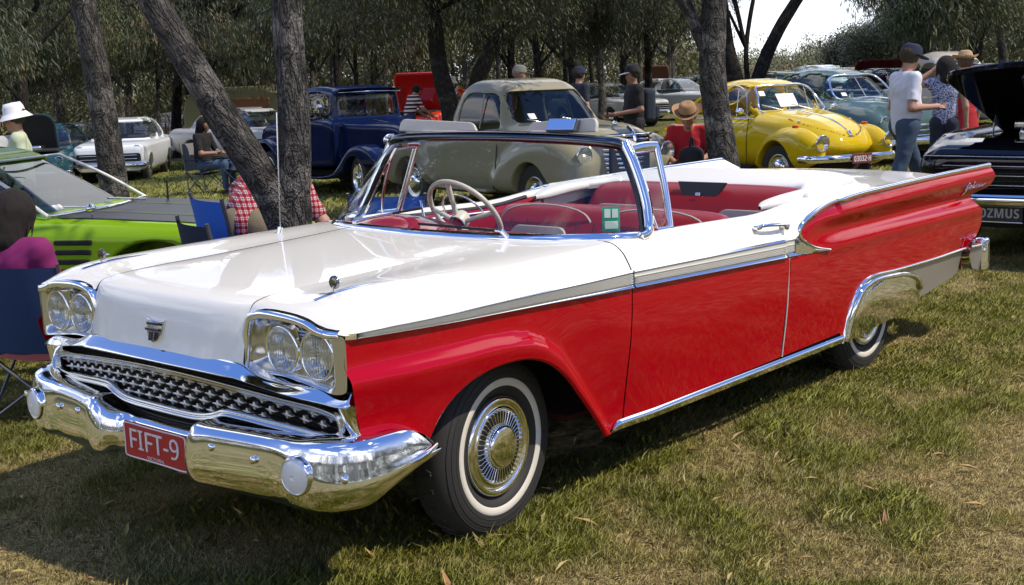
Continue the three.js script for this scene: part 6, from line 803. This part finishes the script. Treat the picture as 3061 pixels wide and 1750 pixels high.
function person(label, place, o) {
  const [x, z] = site(place.d, place.lat), t = thing('person', label, 'person', [x, groundY(x, z) + (place.dy ?? 0), z], heading(...place.dir)), J = { ...(o.sit ? SIT : J0), ...(o.pose ?? {}) }, k = o.k ?? 1, fat = o.fat ?? 1; t.scale.setScalar(k);
  const sub = (a, b) => a.map((v, i) => v - b[i]), add = (a, b, s = 1) => a.map((v, i) => v + b[i] * s), nrm = (a) => { const l = Math.hypot(...a) || 1; return a.map((v) => v / l); };
  const face = nrm([o.look?.[0] ?? 1, o.look?.[1] ?? 0, o.look?.[2] ?? 0]), sideV = nrm([-face[2], 0, face[0]]), upV = nrm(sub(J.head, J.neck));
  const H = J.head, loc = (a, b, c) => H.map((v, i) => v + face[i] * a + upV[i] * b + sideV[i] * c);
  const chin = loc(0.055, -0.085, 0), nose = loc(0.1, -0.015, 0), eL = loc(0.0, -0.01, -0.078), eR = loc(0.0, -0.01, 0.078);
  const headF = (x, y, z) => { let d = seg(x, y, z, loc(-0.015, 0.035, 0), loc(0.01, 0.01, 0), 0.092, 0.085); d = smin(d, seg(x, y, z, loc(0.03, -0.05, 0), chin, 0.058, 0.036), 0.05); d = smin(d, seg(x, y, z, loc(0.085, 0.015, 0), nose, 0.009, 0.016), 0.02); d = smin(d, seg(x, y, z, loc(0.08, -0.055, -0.02), loc(0.08, -0.055, 0.02), 0.01, 0.01), 0.02); for (const e of [eL, eR]) d = smin(d, seg(x, y, z, add(e, upV, 0.018), add(e, upV, -0.018), 0.014, 0.01), 0.012); return d; };
  const torso = (x, y, z, q) => { let d = seg(x, y, z, J.sl, J.sr, 0.062 + q, 0.062 + q); const w = 0.1 * fat; for (const s of [-1, 1]) { const cz = [0, 0, s * 0.065 * fat]; d = smin(d, seg(x, y, z, add(J.chest, cz), add(J.belly, cz, 0.9), w + q, w * 0.95 + q), 0.1); } return smin(d, seg(x, y, z, J.belly, J.pelvis, w * 1.12 + q, 0.115 * fat + q), 0.08); };
  const armF = (x, y, z, S, E, W, q, m) => { const u = seg(x, y, z, S, E, 0.052 + q, 0.042 + q); return m ? u : smin(u, seg(x, y, z, E, W, 0.041 + q, 0.028 + q), 0.02); };
  const legF = (x, y, z, a, b, c, q) => smin(seg(x, y, z, a, b, 0.085 * fat + q, 0.058 + q), seg(x, y, z, b, c, 0.056 + q, 0.038 + q), 0.03);
  const all = Object.values(J), lo = [0, 1, 2].map((i) => Math.min(...all.map((p) => p[i])) - 0.24), hi = [0, 1, 2].map((i) => Math.max(...all.map((p) => p[i])) + 0.24), h = o.h ?? 0.018;
  const hand = (W, E) => { const v = nrm(sub(W, E)), s = nrm([v[2] + 0.01, 0.2, -v[0] + 0.3]), n = nrm([v[1] * s[2] - v[2] * s[1], v[2] * s[0] - v[0] * s[2], v[0] * s[1] - v[1] * s[0]]), c = add(W, v, 0.05); const f = []; for (let i = 0; i < 4; i++) { const b = add(add(W, v, 0.085), s, (i - 1.5) * 0.019), l = [0.06, 0.072, 0.067, 0.05][i], m = add(add(b, v, l * 0.55), n, 0.008); f.push(rod([b, m, add(add(m, v, l * 0.4), n, 0.025)], 0.0085, 5, 5)); } const tb = add(add(W, v, 0.035), s, -0.035); f.push(rod([tb, add(add(tb, v, 0.03), s, -0.022), add(add(tb, v, 0.06), s, -0.024)], 0.01, 5, 5)); return [f, c]; };
  const [fl, cl] = hand(J.wl, J.el), [fr, cr] = hand(J.wr, J.er);
  const skin = (x, y, z) => { let d = headF(x, y, z); d = smin(d, seg(x, y, z, J.neck, add(J.head, upV, -0.07), 0.058, 0.05), 0.03); d = smin(d, torso(x, y, z, -0.012), 0.04); d = smin(d, armF(x, y, z, J.sl, J.el, J.wl, 0), 0.03); d = smin(d, armF(x, y, z, J.sr, J.er, J.wr, 0), 0.03); d = smin(d, smin(seg(x, y, z, J.wl, cl, 0.026, 0.036), seg(x, y, z, J.wr, cr, 0.026, 0.036), 0.01), 0.02); return smin(d, Math.min(legF(x, y, z, J.hl, J.kl, J.al, -0.01), legF(x, y, z, J.hr, J.kr, J.ar, -0.01)), 0.03); };
  const sm_ = skinM[o.skin ?? 0];
  part(t, 'body', join(nets(skin, lo, hi, h), ...fl, ...fr), sm_);
  const head = part(t, 'eyes', join(...[-1, 1].map((s) => new THREE.SphereGeometry(0.011, 8, 6).translate(...loc(0.077, 0.012, s * 0.033)))), std([0.04, 0.03, 0.025], 0.4));
  // shirt
  const along = nrm(sub(J.pelvis, J.neck)), hem = o.hem ?? 0.6, sl = o.sleeve ?? 0.85;
  const dist = (p, a, n) => (p[0] - a[0]) * n[0] + (p[1] - a[1]) * n[1] + (p[2] - a[2]) * n[2];
  const shirt = (x, y, z) => { let d = smin(torso(x, y, z, 0.012), seg(x, y, z, J.neck, J.chest, 0.05, 0.07), 0.05); for (const [S, E, W] of [[J.sl, J.el, J.wl], [J.sr, J.er, J.wr]]) { if (sl <= 0) continue; const a = armF(x, y, z, S, E, W, 0.014, sl < 1), v = nrm(sub(E, S)), L = Math.hypot(...sub(E, S)); d = smin(d, sl < 1 ? Math.max(a, dist([x, y, z], S, v) - L * sl) : Math.max(a, dist([x, y, z], W, nrm(sub(W, E))) + 0.02), 0.03); } d += 0.005 * nz(x * 16, y * 10, z * 16) + 0.007 * Math.abs(nz(x * 7 + y * 5, y * 9 - z * 6, z * 7)); return Math.max(d, dist([x, y, z], J.neck, along) - hem, -dist([x, y, z], J.neck, along) + (o.low ?? -0.03)); };
  part(t, o.topName ?? 'shirt', uvFlat(nets(shirt, lo, hi, h), o.topK ?? 3), o.top);
  const leg = o.leg ?? 0.98, trs = (x, y, z) => { let d = seg(x, y, z, add(J.pelvis, [0, 0, -0.05]), add(J.pelvis, [0, 0, 0.05]), 0.118 * fat, 0.118 * fat); for (const [a, b, c] of [[J.hl, J.kl, J.al], [J.hr, J.kr, J.ar]]) { let q = legF(x, y, z, a, b, c, 0.014); const n = leg <= 0.6 ? nrm(sub(b, a)) : nrm(sub(c, b)), p = leg <= 0.6 ? a : b, L = leg <= 0.6 ? Math.hypot(...sub(b, a)) * leg / 0.6 : Math.hypot(...sub(c, b)) * (leg - 0.5) * 2; if (leg < 1.2) q = Math.max(q, dist([x, y, z], p, n) - L); d = smin(d, q, 0.05); } d += 0.005 * nz(x * 13, y * 7, z * 13) + 0.008 * Math.abs(nz(x * 8, y * 11 + z * 5, z * 8)); return Math.max(d, -dist([x, y, z], add(J.pelvis, along, -0.09), along)); };
  if (o.skirt) part(t, 'skirt', nets((x, y, z) => Math.max(seg(x, y, z, J.pelvis, [J.pelvis[0], 0.55, 0], 0.15, 0.24), 0.5 - y, y - J.pelvis[1] - 0.12), lo, hi, h), o.legs); else part(t, leg < 0.62 ? 'shorts' : 'trousers', nets(trs, lo, hi, h), o.legs);
  part(t, 'shoes', join(...[J.al, J.ar].map((a, i) => rbox(0.26, 0.09, 0.095, 0.04, a[0] + 0.06, a[1] - 0.045, a[2] + (i ? 0.01 : -0.01)))), o.shoes ?? std([0.03, 0.028, 0.025], 0.7));
  if (o.hair) { const hf = (x, y, z) => { let d = seg(x, y, z, loc(-0.02, 0.04, 0), loc(-0.005, 0.02, 0), 0.108, 0.1); if (o.bun) d = smin(d, seg(x, y, z, loc(-0.04, 0.0, 0), loc(-0.06, -0.13, 0), 0.11 * o.bun, 0.09 * o.bun), 0.06); d += 0.005 * nz(x * 40, y * 14, z * 40); const c = dist([x, y, z], H, face), u = dist([x, y, z], H, upV); return Math.max(d, c - 0.045 - 0.06 * sm(0.04, 0.09, u), -u - (o.bun ? 0.3 : 0.06)); }; const hm = cloth(o.hair), hr = part(t, 'hair', nets(hf, lo, hi, 0.014), hm); if (o.bun) { const q = rng(Math.round(place.d * 100)), st = []; for (let i = 0; i < 420; i++) { const a = q() * 6.283, e = 0.2 + 1.3 * q(), r = 0.114, b = Math.cos(e), c = Math.sin(e), fx = -0.015 + r * c * Math.cos(a), sx = r * c * Math.sin(a); if (fx > 0.05) continue; st.push(rod([loc(fx * 0.8, 0.03 + r * b, sx * 0.8), loc(fx * 1.02 - 0.004, 0.03 + r * b - 0.03 * q(), sx * 1.02), loc(fx - 0.015, 0.02 + r * b - 0.1 - 0.06 * q(), sx * (1 + 0.14 * (q() - 0.5)))], 0.003 + 0.002 * q(), 4, 5)); } part(t, 'hair_strands', join(st), cloth(o.hair.map((v) => v * 2.2))); } }
  if (o.hat) {
    const g = new THREE.Group(); g.name = 'hat'; g.position.set(...loc(-0.008, 0.055, 0)); g.quaternion.setFromRotationMatrix(new THREE.Matrix4().makeBasis(V(...face), V(...upV), V(...sideV))); t.add(g); const m = cloth(o.hat.c);
    const dome = (hh, r = 0.112) => lathe([[0, hh], [r * 0.55, hh * 0.96], [r * 0.88, hh * 0.7], [r, 0.0], [r * 1.01, -0.015]], 24).rotateX(-Math.PI / 2);
    if (o.hat.k === 'cap') { part(g, 'crown', dome(0.1), m); const s = new THREE.Shape(); s.absellipse(0.06, 0, 0.13, 0.08, 0, 6.283); part(g, 'peak', new THREE.ExtrudeGeometry(s, { depth: 0.008, bevelEnabled: false }).rotateX(Math.PI / 2).rotateZ(-0.1).translate(0.03, 0.0, 0), o.hat.p ? cloth(o.hat.p) : m); if (o.hat.badge) part(g, 'cap_badge', new THREE.SphereGeometry(0.02, 8, 6).scale(0.3, 1, 1.4).translate(0.103, 0.04, 0), cloth([0.6, 0.3, 0.3])); }
    else if (o.hat.k === 'bucket') part(g, 'crown', lathe([[0, 0.11], [0.085, 0.105], [0.105, 0.06], [0.112, 0.01], [0.13, -0.01], [0.172, -0.055]], 28).rotateX(-Math.PI / 2), m);
    else { part(g, 'crown', lathe([[0, 0.105], [0.05, 0.12], [0.085, 0.1], [0.105, 0.03], [0.112, 0.0]], 28).rotateX(-Math.PI / 2), m); const b = lathe([[0.1, 0.0], [0.14, -0.006], [0.172, 0.01]], 32).rotateX(-Math.PI / 2), p = b.attributes.position; for (let i = 0; i < p.count; i++) p.setY(i, p.getY(i) + 0.06 * (p.getZ(i) / 0.18) ** 2); b.computeVertexNormals(); part(g, 'brim', b, m); part(g, 'hat_band', lathe([[0.107, 0.03], [0.114, 0.002]], 24).rotateX(-Math.PI / 2), cloth([0.06, 0.045, 0.03])); }
  }
  return t;
}
function campChair(label, place, c1, c2, k = 1, group) {
  const [x, z] = site(place.d, place.lat), t = thing('camp_chair', label, 'camp chair', [x, groundY(x, z), z], heading(...place.dir), group); t.scale.setScalar(k);
  const w = 0.27, F = [], m = std([0.18, 0.18, 0.19], 0.35, 0.8);
  part(t, 'seat', surf([[-0.24, 0.4], [-0.1, 0.37], [0.1, 0.38], [0.26, 0.43]].map(([a, y]) => [-w, -w * 0.5, 0, w * 0.5, w].map((q) => [a, y - 0.03 * (1 - (q / w) ** 2), q])), 10, 10), c1);
  part(t, 'back', join(surf([[-0.24, 0.42], [-0.28, 0.6], [-0.33, 0.9]].map(([a, y]) => [-w, -w * 0.5, 0, w * 0.5, w].map((q) => [a - 0.05 * (1 - (q / w) ** 2), y, q])), 10, 10), surf([[-0.242, 0.42], [-0.285, 0.6], [-0.336, 0.9]].map(([a, y]) => [-w, -w * 0.5, 0, w * 0.5, w].map((q) => [a - 0.006 - 0.05 * (1 - (q / w) ** 2), y, q])), 10, 10)), c2);
  for (const s of [1, -1]) { part(t, 'back_post', rod([[-0.2, 0.02, w * s], [-0.25, 0.45, w * s], [-0.34, 0.92, w * s]], 0.011, 6), m); part(t, 'leg', rod([[-0.28, 0.015, w * s], [0.3, 0.6, w * s]], 0.009, 6), m); part(t, 'leg', rod([[0.28, 0.015, w * s], [-0.24, 0.42, w * s]], 0.009, 6), m); part(t, 'cross_brace', rod([[0.28, 0.03, w * s], [0.26, 0.42, -w * s]], 0.009, 6), m); part(t, 'cross_brace', rod([[-0.26, 0.03, w * s], [-0.24, 0.4, -w * s]], 0.009, 6), m); part(t, 'armrest', rbox(0.5, 0.02, 0.06, 0.008, 0.02, 0.62, (w + 0.01) * s), c1); }
  return t;
}
const P = (u, d) => (u - 1256) / 3115 * d, denim = cloth([0.045, 0.075, 0.125]), dark = cloth([0.015, 0.015, 0.018]), navyC = cloth([0.015, 0.025, 0.06]);
person('man in a white T-shirt, jeans and navy cap looking down at his hands', { d: 13.6, lat: P(2240, 13.6), dir: [0.98, 0.2], dy: 0 }, { h: 0.014, k: 1.03, fat: 1.12, look: [0.9, -0.15, -0.1], pose: { head: [0.05, 1.63, 0], er: [-0.06, 1.13, 0.24], wr: [0.24, 1.13, 0.16], el: [-0.02, 1.13, -0.24], wl: [0.27, 1.12, -0.1], kl: [0.2, 0.51, -0.1], al: [0.3, 0.1, -0.1], kr: [-0.1, 0.5, 0.1], ar: [-0.34, 0.11, 0.11] }, top: cloth([0.66, 0.69, 0.76]), topName: 'shirt', hem: 0.68, sleeve: 0.78, legs: denim, hair: [0.05, 0.035, 0.02], hat: { k: 'cap', c: [0.012, 0.02, 0.045], badge: 1 } });
person('woman with dark hair and blue-white patterned top raising one arm to her face', { d: 15.2, lat: P(2338, 15.2), dir: [0.35, 0.94] }, { h: 0.016, k: 0.95, fat: 0.92, look: [1, 0.1, -0.3], pose: { el: [0.12, 1.4, -0.42], wl: [0.2, 1.6, -0.14], er: [0.0, 1.13, 0.25], wr: [0.05, 0.9, 0.26] }, top: cloth([0.8, 0.8, 0.85], dotT), topK: 2, hem: 0.55, sleeve: 0, legs: cloth([0.016, 0.022, 0.04]), hair: [0.012, 0.01, 0.009], bun: 0.95, skin: 0 });
person('person in a tan straw hat and red clothes beside the raised black bonnet', { d: 16.4, lat: P(2388, 16.4), dir: [-0.3, 0.95] }, { k: 0.96, look: [1, 0, 0.2], top: cloth([0.4, 0.02, 0.03]), hem: 0.6, legs: cloth([0.36, 0.012, 0.02]), skirt: 1, hair: [0.1, 0.07, 0.05], hat: { k: 'straw', c: [0.42, 0.28, 0.15] } });
person('man in black shirt and black cap with white trim, facing left', { d: 18.4, lat: P(1572, 18.4), dir: [-0.97, -0.22] }, { h: 0.016, fat: 1.15, look: [1, -0.25, 0], pose: { er: [-0.04, 1.13, 0.25], wr: [0.26, 1.06, 0.2], el: [-0.02, 1.13, -0.25], wl: [0.28, 1.08, -0.12] }, top: cloth([0.012, 0.012, 0.013]), hem: 0.66, legs: dark, hair: [0.02, 0.018, 0.015], hat: { k: 'cap', c: [0.012, 0.012, 0.014], p: [0.5, 0.5, 0.52] }, skin: 1 });
{ const [x, z] = site(18.5, P(1603, 18.5)), b = thing('backpack', 'dark backpack on the shoulders of the man in black', 'backpack', [x, groundY(x, z) + 1.0, z], heading(-0.97, -0.22)); part(b, 'pack', rbox(0.2, 0.5, 0.34, 0.08, 0, 0.18, 0), cloth([0.02, 0.03, 0.045])); part(b, 'pocket', rbox(0.08, 0.2, 0.26, 0.03, -0.12, 0.08, 0), cloth([0.025, 0.035, 0.05])); for (const s of [1, -1]) part(b, 'strap', rod([[0.08, 0.4, 0.11 * s], [0.2, 0.44, 0.12 * s], [0.3, 0.3, 0.13 * s]], 0.02, 6), dark); }
campChair('dark camp chair under the seated person in red, by the dark trunk', { d: 14.3, lat: P(1708, 14.3), dir: [-0.25, -0.97] }, dark, dark);
person('seated person in red shirt and straw hat bent over a dark bag', { d: 14.25, lat: P(1706, 14.25), dir: [-0.25, -0.97] }, { sit: 1, look: [0.85, -0.5, 0], pose: { head: [0.1, 1.14, 0], neck: [0.01, 1.0, 0] }, top: cloth([0.45, 0.015, 0.03]), hem: 0.55, legs: dark, hair: [0.05, 0.035, 0.025], hat: { k: 'straw', c: [0.36, 0.22, 0.12] } });
{ const [x, z] = site(13.85, P(1712, 13.85)), b = thing('bag', 'black bag on the knees of the seated person in red', 'bag', [x, groundY(x, z) + 0.5, z], 0.4); part(b, 'pouch', rbox(0.34, 0.36, 0.26, 0.1, 0, 0.14, 0), dark); part(b, 'bag_handle', new THREE.TorusGeometry(0.09, 0.014, 6, 20).translate(0, 0.33, 0), dark); }
person('man in grey-green cap and orange shirt behind the olive roof', { d: 20.3, lat: P(1290, 20.3), dir: [0.9, 0.4] }, { k: 1.03, look: [1, -0.1, 0.2], top: cloth([0.42, 0.11, 0.06]), legs: dark, hair: [0.25, 0.18, 0.14], hat: { k: 'cap', c: [0.16, 0.17, 0.14] } });
person('man in navy cap and dark clothes behind the right end of the olive roof', { d: 22, lat: P(1436, 22), dir: [0.8, 0.6] }, { k: 1.01, top: cloth([0.02, 0.025, 0.04]), legs: dark, hair: [0.03, 0.02, 0.015], hat: { k: 'cap', c: [0.012, 0.016, 0.05] } });
person('person in a maroon and white striped shirt leaning over the orange-red car', { d: 28.5, lat: P(1018, 28.5), dir: [0.85, 0.5] }, { k: 0.97, look: [1, -0.4, 0], pose: { head: [0.2, 1.52, 0], neck: [0.12, 1.4, 0], chest: [0.08, 1.25, 0], sl: [0.12, 1.36, -0.18], sr: [0.12, 1.36, 0.18], er: [0.25, 1.1, 0.24], wr: [0.48, 0.95, 0.2], el: [0.25, 1.1, -0.24], wl: [0.48, 0.95, -0.2] }, top: cloth([0.95, 0.95, 0.95], stripeT), topK: 1.9, legs: cloth([0.03, 0.04, 0.09]), hair: [0.015, 0.012, 0.01] });
person('person in a white hat far behind the blue pickup', { d: 35, lat: P(990, 35), dir: [0.2, -0.98] }, { k: 0.97, h: 0.025, top: cloth([0.35, 0.06, 0.06]), legs: dark, hair: [0.05, 0.04, 0.03], hat: { k: 'bucket', c: [0.75, 0.72, 0.62] } });
person('person in a cream hat and pale denim shirt beside the dark twin trunk', { d: 30, lat: P(1122, 30), dir: [0.9, -0.4] }, { k: 0.98, h: 0.025, top: cloth([0.36, 0.46, 0.6]), sleeve: 1.2, legs: dark, hair: [0.2, 0.15, 0.1], hat: { k: 'bucket', c: [0.68, 0.58, 0.42] } });
campChair('dark blue camp chair with the person in black sitting in it', { d: 22.3, lat: P(508, 22.3), dir: [0.95, -0.3] }, navyC, cloth([0.2, 0.2, 0.2]));
person('long-haired person in black T-shirt and jeans sitting with arms folded', { d: 22.2, lat: P(512, 22.2), dir: [0.95, -0.3] }, { sit: 1, k: 1.02, look: [1, -0.05, 0.1], pose: { wr: [0.26, 0.72, 0.0], wl: [0.26, 0.72, 0.02], er: [0.05, 0.72, 0.26], el: [0.05, 0.72, -0.26] }, top: cloth([0.012, 0.011, 0.011]), legs: cloth([0.05, 0.085, 0.15]), hair: [0.008, 0.006, 0.005], bun: 1.0, skin: 1 });
campChair('empty navy camp chair beside the person in black', { d: 22.0, lat: P(605, 22), dir: [-0.5, -0.87] }, navyC, navyC);
person('person in a white bucket hat and pale green shirt behind the lime coupe', { d: 12.6, lat: P(52, 12.6), dir: [-0.95, -0.3] }, { k: 0.97, h: 0.016, look: [1, -0.25, 0], top: cloth([0.5, 0.58, 0.42]), sleeve: 1.2, legs: dark, hair: [0.05, 0.04, 0.03], hat: { k: 'bucket', c: [0.78, 0.8, 0.86] } });
person('person in pale grey shirt cut by the left edge of the picture', { d: 13.2, lat: P(-12, 13.2), dir: [0.6, -0.8] }, { k: 0.95, top: cloth([0.42, 0.44, 0.46]), legs: dark, hair: [0.02, 0.016, 0.012], skin: 1 });
const blueC = cloth([0.012, 0.035, 0.11]), maroonC = cloth([0.06, 0.006, 0.016]), brightC = cloth([0.02, 0.12, 0.55]);
campChair('navy and maroon camp chair at the left edge under the person in purple', { d: 6.45, lat: P(92, 6.45), dir: [0.2, 0.98] }, maroonC, blueC, 0.93);
person('dark-haired person in a purple top seen from behind in a camp chair', { d: 6.6, lat: P(30, 6.6), dir: [0.35, 0.94] }, { sit: 1, h: 0.014, k: 0.93, fat: 1.08, look: [1, 0, -0.2], pose: { head: [-0.02, 1.15, 0], sl: [-0.08, 0.96, -0.2], sr: [-0.08, 0.96, 0.2], neck: [-0.06, 1.0, 0] }, top: cloth([0.2, 0.012, 0.11]), sleeve: 1.2, hem: 0.52, legs: cloth([0.03, 0.03, 0.04]), hair: [0.009, 0.0065, 0.0055], bun: 1.12 });
campChair('small dark blue camp chair by the front wheel of the lime coupe', { d: 6.85, lat: -1.4, dir: [0.86, 0.5] }, navyC, cloth([0.012, 0.022, 0.05]), 1.03);
campChair('bright blue camp chair behind the small dark blue one', { d: 7.4, lat: -1.42, dir: [0.86, 0.5] }, brightC, brightC, 1.12);
campChair('bright blue camp chair seen through the windscreen of the convertible', { d: 8.4, lat: P(1000, 8.4), dir: [0.3, 0.95] }, brightC, brightC, 1.0);
person('person in a red checked shirt and khaki shorts bending down behind the forked trunk', { d: 7.45, lat: P(608, 7.45), dir: [0.2, 0.98] }, { h: 0.014, fat: 1.12, look: [0.6, -0.8, 0], pose: { pelvis: [0, 0.82, 0], hl: [0.0, 0.8, -0.1], hr: [0.0, 0.8, 0.1], belly: [0.1, 0.9, 0], chest: [0.28, 1.02, 0], neck: [0.42, 1.04, 0], head: [0.56, 0.98, 0], sl: [0.36, 1.0, -0.2], sr: [0.36, 1.0, 0.2], el: [0.4, 0.72, -0.27], er: [0.36, 0.8, 0.33], wl: [0.55, 0.55, -0.2], wr: [0.3, 0.6, 0.4], kl: [0.1, 0.42, -0.12], kr: [0.1, 0.42, 0.12], al: [-0.04, 0.09, -0.12], ar: [-0.04, 0.09, 0.12] }, top: cloth([0.9, 0.9, 0.9], checkT), topK: 7, hem: 0.62, legs: cloth([0.2, 0.17, 0.11]), leg: 0.55, hair: [0.1, 0.07, 0.05] });
renderer.render(scene, camera);
